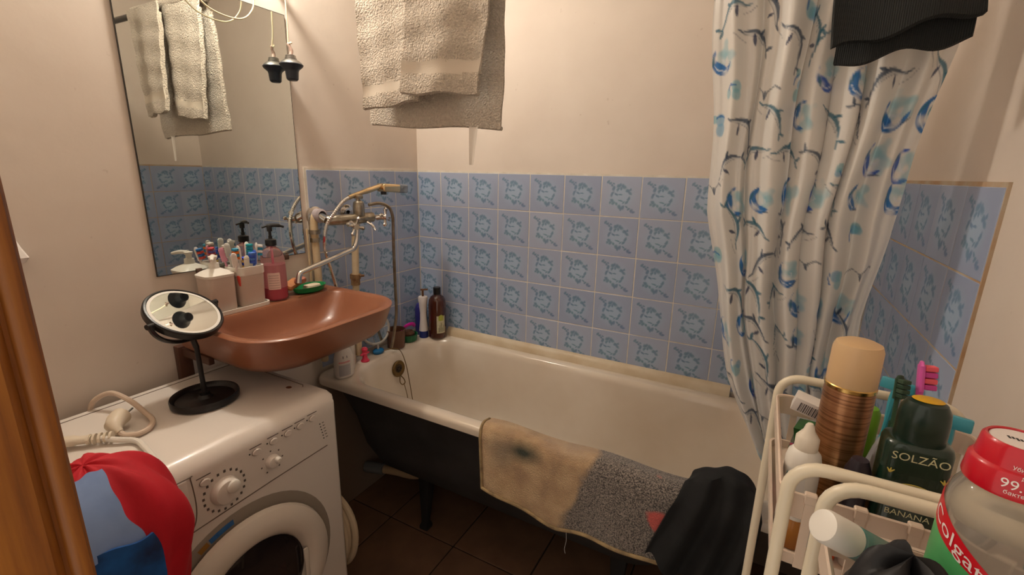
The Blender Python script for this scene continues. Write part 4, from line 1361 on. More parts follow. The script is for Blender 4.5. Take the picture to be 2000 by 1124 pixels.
# ================================================================== VANITY MIRROR on the washer
vm = thing('vanity_mirror', 'round black framed tabletop mirror on a stand on the washing machine', 'mirror', (.222, -1.157, WZ))
MB().lathe([(0, 0), (.07, 0), (.077, .004), (.078, .018), (.076, .022), (.072, .02), (.066, .01), (.03, .009), (.018, .012), (.012, .02), (0, .022)], n=48, sy=1.02).build('base', M_black, vm)
MB().tube([(0, 0, .015), (-.002, 0, .06), (-.004, -.001, .155)], [.0075, .006, .006], 14).lathe([(0, 0), (.012, .002), (.012, .018), (0, .02)], c=(0, 0, .01), n=14).build('post', M_black, vm)
nrm_ = Vector((.535, .14, .833)).normalized()
hinge = Vector((-.3, .953, .05)) - nrm_ * Vector((-.3, .953, .05)).dot(nrm_)
hinge.normalize()
third = nrm_.cross(hinge)
DC = Vector((-.031, -.004, .238))
RM = Matrix((hinge, third, nrm_)).transposed()
yk = []
for k in range(25):
    a = PI + PI * k / 24
    yk.append(DC + hinge * .096 * math.cos(a) + Vector((0, 0, 1)) * .062 * math.sin(a) - Vector((.02, 0, 0)) * math.sin(a))
MB().tube(yk, .0055, 8, flat=1.6).build('yoke', M_black, vm)
MB().tube([(-.004, -.001, .15), DC + Vector((.02, 0, -.062))], .007, 10).build('yoke_collar', M_black, vm)
ds = MB().lathe([(0, -.014), (.079, -.014), (.087, -.01), (.0885, .004), (.086, .008), (.082, .009), (.0805, .006), (0, .006)], n=56, M=RM, c=DC).build('frame', M_black, vm)
MB().lathe([(.0, .0062), (.08, .0062), (.08, .0068), (0, .0068)], n=56, M=RM, c=DC).build('glass', M_mirror.m, ds)
MB().lathe([(.0735, .0068), (.08, .0068), (.08, .0072), (.0735, .0072)], n=56, M=RM, c=DC).build('white_ring', mat('frosted_ring', (224, 220, 212), .5), ds)
for s in (-1, 1):
    MB().tube([DC + hinge * s * .087, DC + hinge * s * .103], .007, 12).build('knob', M_black, vm)

# ================================================================== CABLES on the washer
M_cab = mat('cable_cream', (210, 188, 168), .45)
M_plug = mat('plug_cream', (222, 208, 186), .4)
cz_ = WZ + .006
cb = thing('power_cable', 'cream power cable with round plug lying on the washing machine', 'cable', (.2, -1.33, WZ))


def wp_(x, y, z):
    return Vector((x - .2, y + 1.33, z - WZ))


MB().tube(spline([wp_(.012, -1.33, .80), wp_(.03, -1.325, .865), wp_(.07, -1.30, .895), wp_(.13, -1.285, .885), wp_(.19, -1.28, .865), wp_(.235, -1.285, .86), wp_(.262, -1.305, .858), wp_(.268, -1.33, .858), wp_(.25, -1.345, .857), wp_(.235, -1.35, .862)], 8), .0062, 10).build('cord', M_cab, cb)
pl = MB().tube([wp_(.235, -1.35, .862), wp_(.226, -1.352, .868), wp_(.212, -1.35, .873), wp_(.196, -1.338, .876), wp_(.186, -1.324, .878)], [.008, .011, .018, .02, .0205], 16).build('plug', M_plug, cb)
for k in (-1, 1):
    a = wp_(.186, -1.324, .879) + Vector((.0085, .0062, .002)) * k
    MB().tube([a - Vector((-.004, .006, 0)), a + Vector((-.012, .018, .004))], .0023, 8).build('pin', M_steel, pl)
cb2 = thing('extension_socket', 'flat cream cable connector with strain relief on the washing machine', 'connector', (.20, -1.424, WZ))


def wq(x, y, z):
    return Vector((x - .19, y + 1.40, z - WZ))


MB().tube(spline([wq(.12, -1.47, .866), wq(.16, -1.425, .867), wq(.19, -1.395, .867), wq(.212, -1.372, .866)], 5), [.008] + [.014] * 10 + [.011] * 5, 12, flat=.8).build('housing', M_plug, cb2)
for k in range(5):
    c0 = Vector(wq(.208, -1.377, .866)) + Vector((.0065, .0075, 0)) * k
    MB().tube([c0, c0 + Vector((.003, .0035, 0))], .0125, 10, flat=.9).build('relief_rib', M_plug, cb2)
MB().tube(spline([wq(.225, -1.36, .866), wq(.25, -1.345, .862), wq(.285, -1.322, .858), wq(.33, -1.325, .858), wq(.39, -1.335, .858), wq(.43, -1.345, .857), wq(.468, -1.36, .825), wq(.476, -1.40, .75), wq(.49, -1.46, .6), wq(.50, -1.47, .3), wq(.50, -1.475, .03)], 8), .0062, 10).build('cord', M_plw, cb2)

# ================================================================== HANGING LAMP HOLDER and wires by the mirror
hl = thing('lamp_holder', 'black lamp holder with metal top hanging on a cream wire by the mirror', 'lamp holder', (.043, -.668, 1.73))
MB().lathe([(0, 0), (.014, .001), (.0185, .006), (.0205, .028), (.0225, .034), (.034, .044), (.0365, .049), (.034, .052), (0, .053)], n=24).build('cone', mat('bluish_black', (38, 42, 54), .4), hl)
MB().lathe([(.0345, .0515), (.031, .056), (.023, .062), (.018, .064), (.018, .069), (.016, .07), (.016, .076), (.013, .078), (0, .079)], n=24).build('metal_cap', M_steel, hl)
MB().tube(spline([(0, 0, .077), (.002, .003, .09), (.001, -.002, .104), (-.004, -.004, .112)], 5), [.0055] * 8 + [.0045] * 8, 8).build('stem', mat('pinkish_wire', (190, 160, 146), .5), hl)
MB().tube(spline([(-.008, -.004, .108), (-.002, .004, .116), (.006, .002, .113), (.002, -.006, .11)], 5), .0028, 6).build('knot', mat('wire_yellowed', (218, 200, 166), .5), hl)
MB().tube(spline([(-.003, -.003, .112), (-.006, .002, .16), (-.007, .004, .24), (-.004, .0, .32), (-.003, .004, .46)], 6), .0024, 8).build('wire', MATS['wire_yellowed'], hl)
wl_ = MB().tube(spline([(.03, -.862, 2.20), (.026, -.90, 2.05), (.026, -.945, 1.93), (.03, -.92, 1.888), (.032, -.875, 1.872), (.034, -.82, 1.874), (.033, -.785, 1.9), (.03, -.768, 1.945), (.026, -.775, 2.05), (.03, -.83, 2.16), (.03, -.855, 2.21)], 8), .0023, 8).build('lamp_wire', MATS['wire_yellowed'], origin=(.03, -.85, 1.87))
tag(wl_, 'cream electric wire looping down in front of the mirror top', 'wire')
# small white bracket on the wall left
sw = thing('wall_bracket', 'small white plastic holder on the wall behind the door frame', 'wall holder', (-.006, -1.397, 1.235))
MB().loft([rrect(0, .022, -.018, .02, .005, 0, 3), rrect(0, .03, -.02, .026, .006, .012, 3), rrect(0, .022, -.02, .018, .005, .035, 3), rrect(0, .012, -.02, .012, .004, .062, 3)]).build('body', mat('white_glossy', (228, 220, 214), .25), sw)
MB().box(.0, .018, -.01, .014, -.012, .002, bev=.003).build('tab', MATS['white_glossy'], sw)

# ================================================================== STORAGE RACKS by the right wall
M_tube = mat('rack_tube', (226, 214, 190), .3, coat=.2)
M_band_ = mat('rack_band', (216, 196, 178), .4, sub=.1)


def loop_pts(x0, x1, y, z0, z1, r=.03):
    p = [(x0, y, z0), (x0, y, z1 - r)]
    p += [(x0 + r - r * math.cos(a), y, z1 - r + r * math.sin(a)) for a in [k * PI / 2 / 6 for k in range(1, 7)]]
    p += [(x1 - r + r * math.sin(a), y, z1 - r + r * math.cos(a)) for a in [k * PI / 2 / 6 for k in range(0, 7)]]
    p += [(x1, y, z0)]
    return p


def rack(label, x0, x1, yf, yr, zf, zr_, zrim, zfloor, open_front):
    cx, cy = (x0 + x1) / 2, (yf + yr) / 2
    o = thing('storage_rack', label, 'storage rack', (cx, cy, 0), group='white tube racks')
    L_ = lambda x, y, z: (x - cx, y - cy, z)
    for y, zt in ((yf, zf), (yr, zr_)):
        MB().tube([L_(*p) for p in loop_pts(x0, x1, y, .035, zt)], .0068, 14).build('frame_loop', M_tube, o)
    ya, yb = yf + .022, yr - .022
    xa, xb = x0 - .003, x1 + .003

    def tray(zt, zb):
        t = MB()
        ro = [Vector(L_(p.x, p.y, p.z)) for p in rrect(xa, xb, ya, yb, .015, zt - .03, 5)]
        ro2 = [Vector((p.x, p.y, zt)) for p in ro]
        ri = [Vector(L_(p.x, p.y, zt)) for p in rrect(xa + .003, xb - .003, ya + .003, yb - .003, .013, zt, 5)]
        ri2 = [Vector((p.x, p.y, zt - .03)) for p in ri]
        t.loft([ro, ro2, ri, ri2, ro], cap0=False, cap1=False)
        b = t.build('rim_band', M_band_, o)
        ring = [Vector((p.x, p.y, zt)) for p in ro]
        MB().tube(ring, .0022, 6, closed=True).build('rim_bead', M_band_, b)
        f = MB().loft([[Vector(L_(p.x, p.y, z)) for p in rrect(xa + e, xb - e, ya + e, yb - e, .015, z, 5)] for e, z in ((.004, zb - .003), (0, zb), (0, zb + .014), (.003, zb + .014), (.003, zb + .002))])
        f.build('shelf', M_band_, o)
        for k in range(5):
            xx = x0 + .025 + k * (x1 - x0 - .05) / 4
            MB().box(*[v for v in (xx - cx - .006, xx - cx + .006, ya - cy - .004, ya - cy + .005, zt - .008, zt + .004)], bev=.0012, seg=1).box(xx - cx - .0045, xx - cx + .0045, ya - cy - .0035, ya - cy - .0005, zb, zt - .006).build('clip', M_band_, b)
            MB().box(xx - cx - .0045, xx - cx + .0045, yb - cy + .0005, yb - cy + .0035, zb, zt - .006).build('rib', M_band_, b)
    tray(zrim, zfloor)
    tray(zrim - .42, zfloor - .42)
    tray(zrim - .82, zfloor - .82)
    for x in (x0, x1):
        for y in (yf, yr):
            w = MB().lathe([(0, -.007), (.018, -.007), (.02, -.004), (.02, .004), (.018, .007), (0, .007)], axis='y', n=18, c=L_(x, y, .0205))
            w.box(x - cx - .004, x - cx + .004, y - cy - .01, y - cy + .01, .02, .045)
            w.build('caster', M_blackmat, o)
    return o


rack('white tube storage rack full of bottles at the end of the bathtub', 1.515, 1.742, -1.243, -0.935, 1.168, 1.143, 1.12, 1.03, True)
rack('white tube storage rack nearest the camera holding the mouthwash', 1.544, 1.75, -1.575, -1.268, 1.172, 1.172, 1.142, 1.06, False)
# inner tube post seen at the back rack
FA = 1.0325
FB = 1.0625

# hair spray can
sc1 = thing('spray_can', 'tall bronze spray can with beige cap in the rack', 'spray can', (1.576, -1.098, FA))
sm = NT('bronze_striped_can')
gz = sm.n('ShaderNodeSeparateXYZ')
sm.l(sm.coord(), gz.inputs[0])
wn = sm.n('ShaderNodeTexNoise')
wn.inputs['Scale'].default_value = 1.0
wn.inputs['Detail'].default_value = 6
mpn = sm.n('ShaderNodeMapping')
mpn.inputs['Scale'].default_value = (9, 9, 420)
sm.l(sm.coord(), mpn.inputs['Vector'])
sm.l(mpn.outputs[0], wn.inputs['Vector'])
str_ = sm.ramp(wn.outputs['Fac'], [(0.40, lin((86, 52, 32))), (0.5, lin((172, 122, 84))), (0.66, lin((196, 150, 106)))])
grad = sm.ramp(gz.outputs['Z'], [(0.0, lin((176, 128, 66))), (0.07, lin((190, 142, 84))), (0.15, lin((168, 120, 90)))])
sm.l(sm.mix(.5, str_, grad), sm.b.inputs['Base Color'])
sm.b.inputs['Metallic'].default_value = .75
sm.b.inputs['Roughness'].default_value = .32
MB().lathe([(0, 0), (.024, 0), (.0262, .004), (.0266, .01), (.0266, .17), (.0256, .176), (0, .176)], n=40).build('can', sm.m, sc1)
MB().lathe([(.0252, .174), (.0269, .1755), (.0269, .1795), (.0256, .181)], n=40).build('gold_ring', mat('gold_ring', (206, 170, 104), .25, 1.0), sc1)
MB().lathe([(.0258, .18), (.0263, .182), (.0258, .225), (.0235, .232), (.017, .235), (0, .236)], n=40).build('cap', mat('beige_cap', (206, 172, 130), .42), sc1)

# white nozzle bottle
nb1 = thing('nozzle_bottle', 'small white bottle with pointed nozzle in the rack', 'bottle', (1.5365, -1.152, FA))
MB().lathe([(0, 0), (.0175, 0), (.019, .003), (.019, .092), (.017, .102), (.012, .108)], n=28).build('body', M_plw, nb1)
MB().lathe([(.012, .106), (.0125, .108), (.0125, .122), (.0105, .125), (.006, .132), (.0045, .138), (.003, .1405), (0, .141)], n=22).build('nozzle_cap', mat('cap_offwhite', (226, 214, 196), .35), nb1)
MB().grid(lambda u, v: (.0194 * math.cos(-2.6 + 1.2 * u), .0194 * math.sin(-2.6 + 1.2 * u), .03 + .055 * v), 10, 3).build('label', mat('label_white', (222, 218, 212), .5), nb1)
MB().grid(lambda u, v: (.0197 * math.cos(-2.5 + .5 * u), .0197 * math.sin(-2.5 + .5 * u), .062 + .018 * v * (1 - u)), 6, 3).build('teal_print', mat('teal_print', (86, 150, 156), .5), nb1)

# green shampoo bottle
gs = thing('green_shampoo_bottle', 'dark green shampoo bottle with gold lettering and domed cap in the rack', 'bottle', (1.633, -1.155, FA))
M_dgreen = mat('bottle_green', (20, 44, 32), .25, coat=.3)
MB().loft([rrect(-.027, .027, -.019, .019, .014, 0, 6), rrect(-.0295, .0295, -.0215, .0215, .014, .005, 6), rrect(-.0295, .0295, -.0215, .0215, .014, .146, 6), rrect(-.028, .028, -.02, .02, .014, .151, 6), rrect(-.023, .023, -.018, .018, .013, .153, 6)]).build('body', M_dgreen, gs, smooth=50)
dc = MB().lathe([(.0215, .151), (.0225, .153), (.0225, .177), (.0212, .188), (.017, .196), (.0115, .1985), (0, .1985)], n=36, sy=.85).build('cap', mat('cap_green', (18, 40, 30), .3, coat=.2), gs)
MB().lathe([(0, .1986), (.0125, .1986), (.0115, .1992), (0, .1994)], n=28, sy=.85, sx=1.1).build('yellow_disc', mat('yellow_disc', (206, 158, 30), .45), dc)
M_gold = mat('gold_print', (196, 178, 84), .4)
fz = -.0219
fface = lambda x, y: Vector((x, fz, y))
text_part('SOLZÃO', .0125, lambda x, y: fface(x, .1345 + y), 'lettering', mat('pale_gold', (206, 200, 160), .4), gs)
text_part('BANANA', .0095, lambda x, y: fface(x, .0685 + y), 'lettering', MATS['pale_gold'], gs)
for k in (-1, 1):
    c0 = (k * .0155, .092)
    MB().lathe([(0, 0), (.0058, 0), (0.0055, .0005), (0, .0005)], n=22, c=(c0[0], fz, c0[1] - .001), axis='y', M=Matrix.Rotation(PI, 3, 'Z')).build('fruit_print', mat('fruit_yellow', (214, 176, 60), .4), gs)
    MB().tube([(c0[0] + .0085 * math.cos(a), fz - .0002, c0[1] + .0085 * math.sin(a)) for a in [(.2 if k < 0 else 1.2) * PI + q_ * 1.5 * PI / 16 * (-1 if k > 0 else 1) * -1 for q_ in range(17)]], .0009, 5).build('ring_print', M_gold, gs)
    for q_ in range(3):
        a = 1.0 + q_ * .7
        MB().tube([(k * .0225, fz, .118), (k * .0225 + .005 * math.cos(a) * k, fz, .118 + .005 * math.sin(a))], [.0012, .0005], 5).build('leaf_print', M_gold, gs)
MB().tube([(.02 * math.cos(a), fz - .0001, .096 + .0125 * math.sin(a)) for a in [.15 * PI + k * .7 * PI / 14 for k in range(15)]], .0007, 5).build('arch_print', M_gold, gs)
for k in range(-2, 3):
    MB().tube([(0, fz, .0985), (k * .0035, fz, .1045 - abs(k) * .0015)], [.0006, .0012], 5).build('leaf_print', M_gold, gs)

# mouthwash
mw = thing('mouthwash_bottle', 'clear mouthwash bottle with red cap and green label in the near rack', 'bottle', (1.6205, -1.362, FB))
M_pet = mat('clear_pet', (206, 200, 190), .08, trans=.8, ior=1.18)
body_prof = [(0, 0), (.0245, 0), (.0275, .005), (.028, .03), (.028, .165), (.0276, .178), (.0258, .188), (.0225, .1945), (.0195, .197), (.0195, .204)]
MB().lathe(body_prof, n=44).build('bottle', M_pet, mw)
MB().lathe([(0.001, .004), (.0235, .004), (.0265, .008), (.027, .03), (.027, .09), (0, .09)], n=32).build('liquid', mat('mouthwash_liquid', (176, 166, 150), .15, trans=.7, ior=1.15), mw)
cp = MB().lathe([(.0212, .1975), (.0232, .198), (.0238, .2), (.0226, .2135), (.0214, .215), (.0203, .216), (.0188, .229), (.0172, .231), (.016, .2308), (.0156, .2292), (0, .2292)], n=48).build('cap', mat('red_cap', (190, 14, 34), .3, coat=.3), mw)
ct = MB().lathe([(0, .2294), (.0153, .2294), (.0153, .23), (0, .23)], n=32).build('white_disc', mat('cap_white', (226, 214, 208), .5), cp)


def cyl(r, a0):
    return lambda x, y, z0: Vector((r * math.cos(a0 + x / r), r * math.sin(a0 + x / r), z0 + y))


A_CAM = math.atan2(-1.7535 + 1.362, 1.4525 - 1.6205)  # side facing the room's door


def capr(z):
    return float(np.interp(z, [.2, .2135, .216, .229], [.024, .0228, .0205, .019])) + .0002


for s_, sz, zz in (('Убивает', .0036, .2175), ('до', .003, .2132), ('99.9%', .009, .2055), ('бактерий', .0036, .2018)):
    text_part(s_, sz, lambda x, y: Vector((capr(zz + y) * math.cos(A_CAM + .28 + x / .024), capr(zz + y) * math.sin(A_CAM + .28 + x / .024), zz + y)), 'lettering', mat('print_white', (236, 226, 222), .5), cp)
for k in range(7):
    tt = Vector((math.cos(A_CAM + PI / 2), math.sin(A_CAM + PI / 2), 0)) * (-.006 + .002 * k)
    MB().box(tt.x - .0006, tt.x + .0006, tt.y - .002 + .001 * (k % 2), tt.y + .0018, .2299, .2302).build('stamp_mark', mat('ink_black', (40, 36, 36), .6), ct)


def br(z):
    return float(np.interp(z, [p[1] for p in body_prof], [p[0] for p in body_prof]))


def labfn(u, v, top, bot, a0=-1.75, a1=.42, e=.0006):
    a = A_CAM + a0 + (a1 - a0) * u
    z = bot(u) + (top(u) - bot(u)) * v
    r = br(z) + e
    return (r * math.cos(a), r * math.sin(a), z)


tp_l = lambda u: .188 - .05 * u ** 1.1
bt_l = lambda u: .165 - .035 * u ** 1.0 if u < .9 else .1335 + (u - .9) * .03
gl_ = MB().grid(lambda u, v: labfn(u, v, lambda q_: bt_l(q_) + .001, lambda q_: .02), 30, 24).build('green_label', mat('label_green', (70, 158, 92), .35, col2=(96, 178, 110), vscale=30), mw)
rl_ = MB().grid(lambda u, v: labfn(u, v, tp_l, bt_l, e=.0008), 30, 6).build('red_label', mat('label_red', (206, 24, 38), .35), mw)


def on_label(u0, u1, zfun, e=.0011):
    def f(x, y):
        u = u0 + x
        z = zfun(u) + y
        a = A_CAM - 1.75 + 2.17 * u
        r = br(z) + e
        return Vector((r * math.cos(a), r * math.sin(a), z))
    return f


f_ = on_label(0, 1, lambda u: (tp_l(max(0, u)) + bt_l(max(0, u))) / 2 - .0045)
text_part('Colgate', .0145, lambda x, y: f_(.58 + x / .061, y), 'lettering', MATS['print_white'], rl_)
f2_ = on_label(0, 1, lambda u: .123 - .012 * u)
text_part('PLAX', .012, lambda x, y: f2_(.56 + x / .061, y), 'lettering', mat('print_pale', (214, 226, 206), .5), gl_)
MB().grid(lambda u, v: tuple(f2_(.32 + .2 * u, -.052 + .042 * v if (u - .5) ** 2 + (v - .5) ** 2 < 10 else 0)), 12, 12)
ov_ = MB()
ctr = [f2_(.42, -.034)]
rim_ = [f2_(.42 + .11 * math.cos(a), -.034 + .016 * math.sin(a)) for a in [k * 2 * PI / 24 for k in range(24)]]
ov_.add(ctr + rim_, [(0, 1 + k, 1 + (k + 1) % 24) for k in range(24)])
ov_.build('lemon_print', mat('lemon_yellow', (214, 190, 70), .45), gl_)
MB().tube([Vector(labfn(.03 + .13 * k / 8, 0, lambda q_: .06 - .05 * k / 8, lambda q_: .06 - .05 * k / 8, e=.0008)) for k in range(9)], .003, 6, flat=.3).build('red_edge_print', MATS['label_red'], gl_)
MB().tube([Vector(labfn(.86 + .03 * math.sin(k * .8), 0, lambda q_: .095 - .06 * k / 10, lambda q_: .095 - .06 * k / 10, e=.0008)) for k in range(11)], .0012, 6, flat=.4).build('leaf_print', mat('leaf_print', (150, 200, 110), .45), gl_)

# roll-on lying in the near rack
ro_a, ro_b = Vector((1.5295, -1.352, 1.181)), Vector((1.578, -1.325, 1.150))
ax_ = (ro_b - ro_a)
rl = thing('roll_on_bottle', 'white capped roll-on bottle with teal label leaning out of the near rack', 'bottle', ro_b)
rl.rotation_euler = (ro_a - ro_b).to_track_quat('Z', 'Y').to_euler()
h_ = ax_.length
MB().lathe([(.0125, h_ - .03), (.0138, h_ - .029), (.0138, h_ - .004), (.0125, h_ - .0005), (.011, h_), (0, h_)], n=30).build('cap', M_plw, rl)
MB().lathe([(0, -.03), (.012, -.03), (.0135, -.026), (.0135, h_ - .032), (.0115, h_ - .03)], n=30).build('body', mat('teal_bottle', (60, 130, 124), .35, col2=(120, 140, 130), vscale=50), rl)

# black cloth pouch in the near rack
bp = thing('black_pouch', 'black fabric pouch lying on the near rack in front of the mouthwash', 'pouch', (1.590, -1.378, FB))


def bpf(u, v):
    a = 2 * PI * u
    r = math.cos(PI / 2 * v) ** .55
    hgt = .142 * math.sin(PI / 2 * v) ** .9
    x = .04 * math.cos(a) * r - .006 + .004 * v
    y = .042 * math.sin(a) * r + .008 * v
    wd = .68 + .32 * min(1, max(0, (hgt - .07) / .02))
    x *= wd
    y *= wd
    k = 1 + .08 * math.sin(3 * a + 4 * v) + .05 * math.sin(7 * a + 9 * v)
    return (x * k - .016, y * k - .03, .001 + hgt * (1 + .05 * math.sin(5 * a)))


MB().grid(bpf, 40, 20, closed_u=True).build('fabric', mat('black_nylon', (20, 18, 20), .55, bump=.3, bscale=60), bp, smooth=60)
MB().tube(spline([(.012, -.068, .075), (.022, -.07, .06), (.035, -.065, .048), (.04, -.06, .04)], 4), .0012, 6).build('safety_pin', M_brass, bp)

# contents of the far rack, back row
tb_ = thing('toothpaste_box', 'white toothpaste box with barcode leaning in the rack', 'box', (1.528, -1.035, 1.150))
tb_.rotation_euler = (math.radians(8), math.radians(14), math.radians(-6))
MB().box(0, .075, -.011, .011, -.011, .011, bev=.0012).build('carton', mat('carton_white', (222, 214, 206), .5), tb_)
xx = .008
while xx < .05:
    w_ = random.choice([.0006, .001, .0016])
    MB().box(xx, xx + w_, -.0115, -.0109, -.008, .006).build('barcode_bar', mat('barcode_ink', (96, 90, 88), .6), tb_)
    xx += w_ + random.choice([.0008, .0012])
gp = MB().loft([[Vector((x + .004 * math.sin(y * 90 + z * 60), y, z)) for x, y, z in [(-.012, -.004, h), (.045, -.006, h), (.047, .03, h), (-.01, .032, h)]] for h in (0, .03, .06, .08)])
gpo = gp.build('snack_packet', mat('green_packet', (52, 120, 52), .3, col2=(30, 60, 34), vscale=40), origin=(0, 0, 0))
gpo.location = (1.548, -1.045, FA)
gpo['label'] = 'shiny green packet below the toothpaste box'
gpo['category'] = 'packet'
pkt = MB().loft([rrect(-.01, .01, -.008, .008, .003, z, 3) for z in (0, .07)])
pk = pkt.build('red_blue_tube', mat('red_blue_print', (206, 60, 64), .4, col2=(90, 120, 190), vscale=60))
pk.location = (1.538, -1.082, FA)
tag(pk, 'small red and blue tube between nozzle bottle and spray can', 'tube')
toothbrush('pink toothbrush with coral bristles standing behind the green bottle', (1.678, -1.03, FA + .004), (1.664, -1.0, 1.222), (220, 92, 172), (206, 70, 150), (236, 98, 110), 1.2, 'toothbrushes in the rack', 1.25)
toothbrush('dark green toothbrush behind the green bottle', (1.648, -1.03, FA + .004), (1.646, -1.0, 1.198), (48, 74, 54), (40, 66, 48), (60, 80, 60), .4, 'toothbrushes in the rack', 1.0)
for lb, p0, p1, c in (('teal razor with red heart leaning at the back of the rack', (1.640, -.99, FA + .005), (1.655, -.965, 1.168), (60, 150, 168)), ('teal razor leaning out to the right of the green bottle', (1.676, -1.09, FA + .005), (1.684, -1.065, 1.172), (70, 158, 176))):
    a, b = Vector(p0), Vector(p1)
    rz = thing('razor', lb, 'razor', a, group='razors in the rack')
    rz.rotation_euler = (b - a).to_track_quat('Z', 'Y').to_euler()
    ln_ = (b - a).length
    MB().tube([(0, 0, ln_ * k / 8) for k in range(9)], [.005 + .002 * math.sin(k * 1.1) for k in range(9)], 10).build('handle', mat('razor_teal', c, .35), rz)
    hd_ = MB().box(-.02, .02, -.005, .006, ln_ - .004, ln_ + .012, bev=.002).build('head', MATS['razor_teal'], rz)
    for k in range(3):
        MB().box(-.018, .018, -.0062, -.005, ln_ - .001 + k * .004, ln_ + .0005 + k * .004).build('blade', M_steel, hd_)
    if 'heart' in lb:
        MB().lathe([(0, 0), (.004, 0), (0.003, .0008), (0, .0008)], c=(0, -.0062, ln_ - .008), axis='y', n=12).build('heart_print', mat('heart_red', (180, 40, 60), .5), rz)
bag = MB().grid(lambda u, v: (.028 * math.cos(2 * PI * u) * math.cos(PI / 2 * v) ** .6 * (1 + .18 * math.sin(10 * PI * u + 5 * v)), .03 * math.sin(2 * PI * u) * math.cos(PI / 2 * v) ** .6, .11 * math.sin(PI / 2 * v) * (1 + .1 * math.sin(6 * PI * u))), 36, 14, closed_u=True).build('plastic_bag', mat('translucent_bag', (190, 186, 188), .25, trans=.3), smooth=40)
bag.location = (1.640, -1.072, FA)
tag(bag, 'crumpled translucent plastic bag behind the spray can', 'bag')
gb2 = MB().lathe([(0, 0), (.013, 0), (.0145, .004), (.0145, .105), (.011, .112), (0, .113)], n=18).build('lime_bottle', mat('lime_plastic', (112, 170, 44), .35))
gb2.location = (1.622, -.995, FA)
tag(gb2, 'small lime green bottle behind the spray can', 'bottle')
db = MB().lathe([(0, 0), (.012, 0), (.013, .1), (.008, .115), (0, .116)], n=18).build('dark_jar', mat('dark_violet_jar', (44, 36, 44), .4))
db.location = (1.588, -1.16, FA)
tag(db, 'small dark jar squeezed beside the green bottle', 'jar')
# front left corner of the far rack
jr = thing('amber_jar', 'amber jar at the front corner of the rack', 'jar', (1.533, -1.188, FA))
MB().lathe([(0, 0), (.0125, 0), (.0135, .003), (.0135, .04), (0, .041)], n=22).build('body', mat('amber_jar', (176, 116, 48), .3), jr)
MB().lathe([(.0138, .0395), (.0138, .044), (0, .0445)], n=22).build('lid', M_plw, jr)
br_ = thing('blue_brush', 'blue plastic brush handle sticking up at the rack corner', 'brush', (1.556, -1.187, FA))
MB().lathe([(0, 0), (.005, 0), (.006, .02), (.007, .036), (.004, .05), (.0028, .062), (0, .063)], n=14).build('handle', mat('brush_blue', (30, 112, 170), .35), br_)
oc = thing('orange_clip', 'orange plastic cap beside the blue brush in the rack', 'cap', (1.571, -1.192, FA))
MB().lathe([(0, 0), (.006, 0), (.0075, .012), (.0065, .03), (.003, .036), (0, .036)], n=16).build('cap', mat('bright_orange', (232, 92, 24), .35), oc)
wc = MB().lathe([(0, 0), (.009, 0), (.0095, .003), (.0085, .034), (0, .035)], n=18).build('white_pot', M_plw)
wc.location = (1.590, -1.192, FA)
tag(wc, 'white little pot at the front of the rack', 'pot')
rdc = MB().grid(lambda u, v: (.03 * (u - .5) * 2 + .004 * math.sin(v * 9), .012 * math.sin(v * PI) - .035 * (v - .5), .0 + .035 * math.sin(v * PI) * (1 + .2 * math.sin(u * 9))), 14, 12, thick=.003).build('red_rag', mat('red_cloth', (186, 14, 34), .8))
rdc.location = (1.552, -1.185, 0.614)
tag(rdc, 'red rag on the lower shelf of the rack', 'cloth')

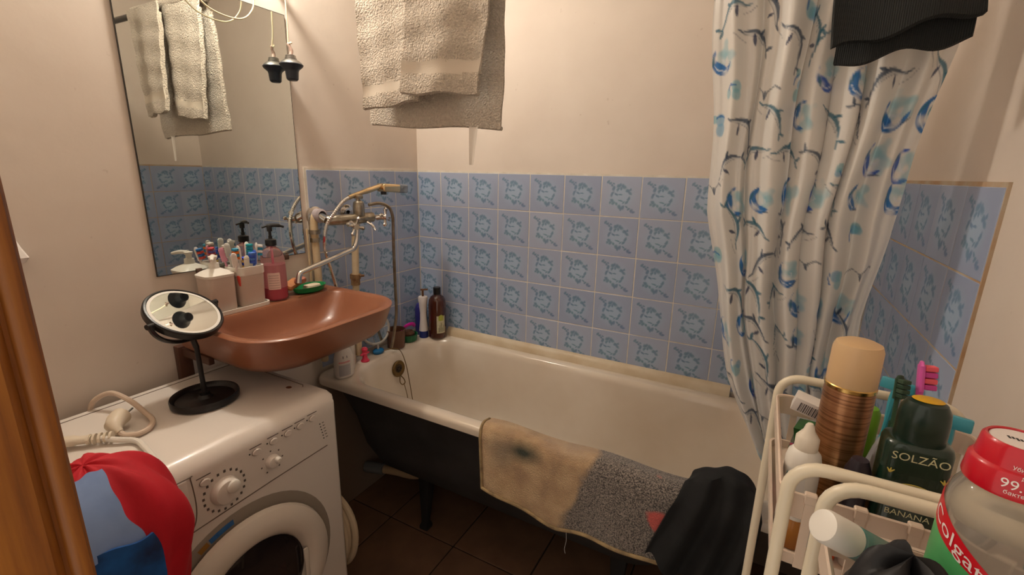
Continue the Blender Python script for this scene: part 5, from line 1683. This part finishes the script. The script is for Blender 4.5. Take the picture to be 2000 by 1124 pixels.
# ================================================================== LAUNDRY beside the washer
hb = thing('laundry_basket', 'laundry basket under the red garment beside the wooden door frame', 'basket', (.645, -1.525, 0))
MB().lathe([(0, 0), (.095, 0), (.1, .01), (.115, .70), (.12, .715), (.108, .715), (.09, .02), (0, .015)], n=32, sy=.9).build('body', mat('wicker', (150, 116, 76), .8, col2=(110, 82, 52), vscale=40, bump=.6, bscale=80), hb)
LB = Vector((.636, -1.532, .895))
vdir = Vector((CAM.x - LB.x, CAM.y - LB.y, 0)).normalized()          # towards the doorway
sdir = Vector((-vdir.y, vdir.x, 0))                                    # along the wall
RR = (.12, .112, .135)


def mound(a0, a1, e0, e1, seed, fold, k0, nf, drop=0.0):
    """patch of a soft heap; azimuth a from the doorway side, elevation e"""
    def fn(u, v):
        a = a0 + (a1 - a0) * u + drop * (.05 * math.sin(5 * v + seed) + .015 * math.sin(15 * v)) * u
        e = e0 + (e1 - e0) * v + drop * (.03 * math.sin(7 * u + seed) + .01 * math.sin(19 * u))
        k = k0 * (1 + fold * (math.sin(nf * a + seed + 2.2 * e) + .5 * math.sin(nf * 1.9 * a + 2 * seed - 3 * e)) * math.cos(e) ** .5)
        ce = math.cos(e) if e > 0 else 1.0 + .22 * e
        z = RR[2] * math.sin(e) * k if e > 0 else e * .16
        p = vdir * (RR[0] * math.cos(a) * ce * k) + sdir * (RR[1] * math.sin(a) * ce * k)
        return (p.x, p.y, z)
    return fn


rg = thing('red_garment', 'bright red garment heaped over the laundry basket', 'clothing', LB)
MB().grid(mound(-PI, PI, -1.0, 1.5705, .6, .05, 1.0, 6), 84, 40, thick=.005, closed_u=True).build('fabric', mat('red_cotton', (196, 8, 34), .75, col2=(170, 4, 24), vscale=8, bump=.15, bscale=200), rg, smooth=80)
dg = thing('denim_garment', 'light blue denim garment lying against the red garment', 'clothing', LB)
MB().grid(mound(-.95, .36, .36, 1.2, 2.2, .022, 1.13, 5, drop=1.0), 40, 24, thick=.006).build('fabric', mat('light_denim', (132, 156, 200), .85, col2=(112, 136, 184), vscale=12, bump=.5, bscale=30), dg, smooth=80)
bg_ = thing('blue_garment', 'vivid blue garment below the denim on the laundry basket', 'clothing', LB)
MB().grid(mound(-.9, .42, -.9, .42, 4.1, .025, 1.17, 6, drop=1.0), 40, 20, thick=.006).build('fabric', mat('vivid_blue', (20, 104, 190), .8, col2=(10, 34, 76), vscale=14), bg_, smooth=80)
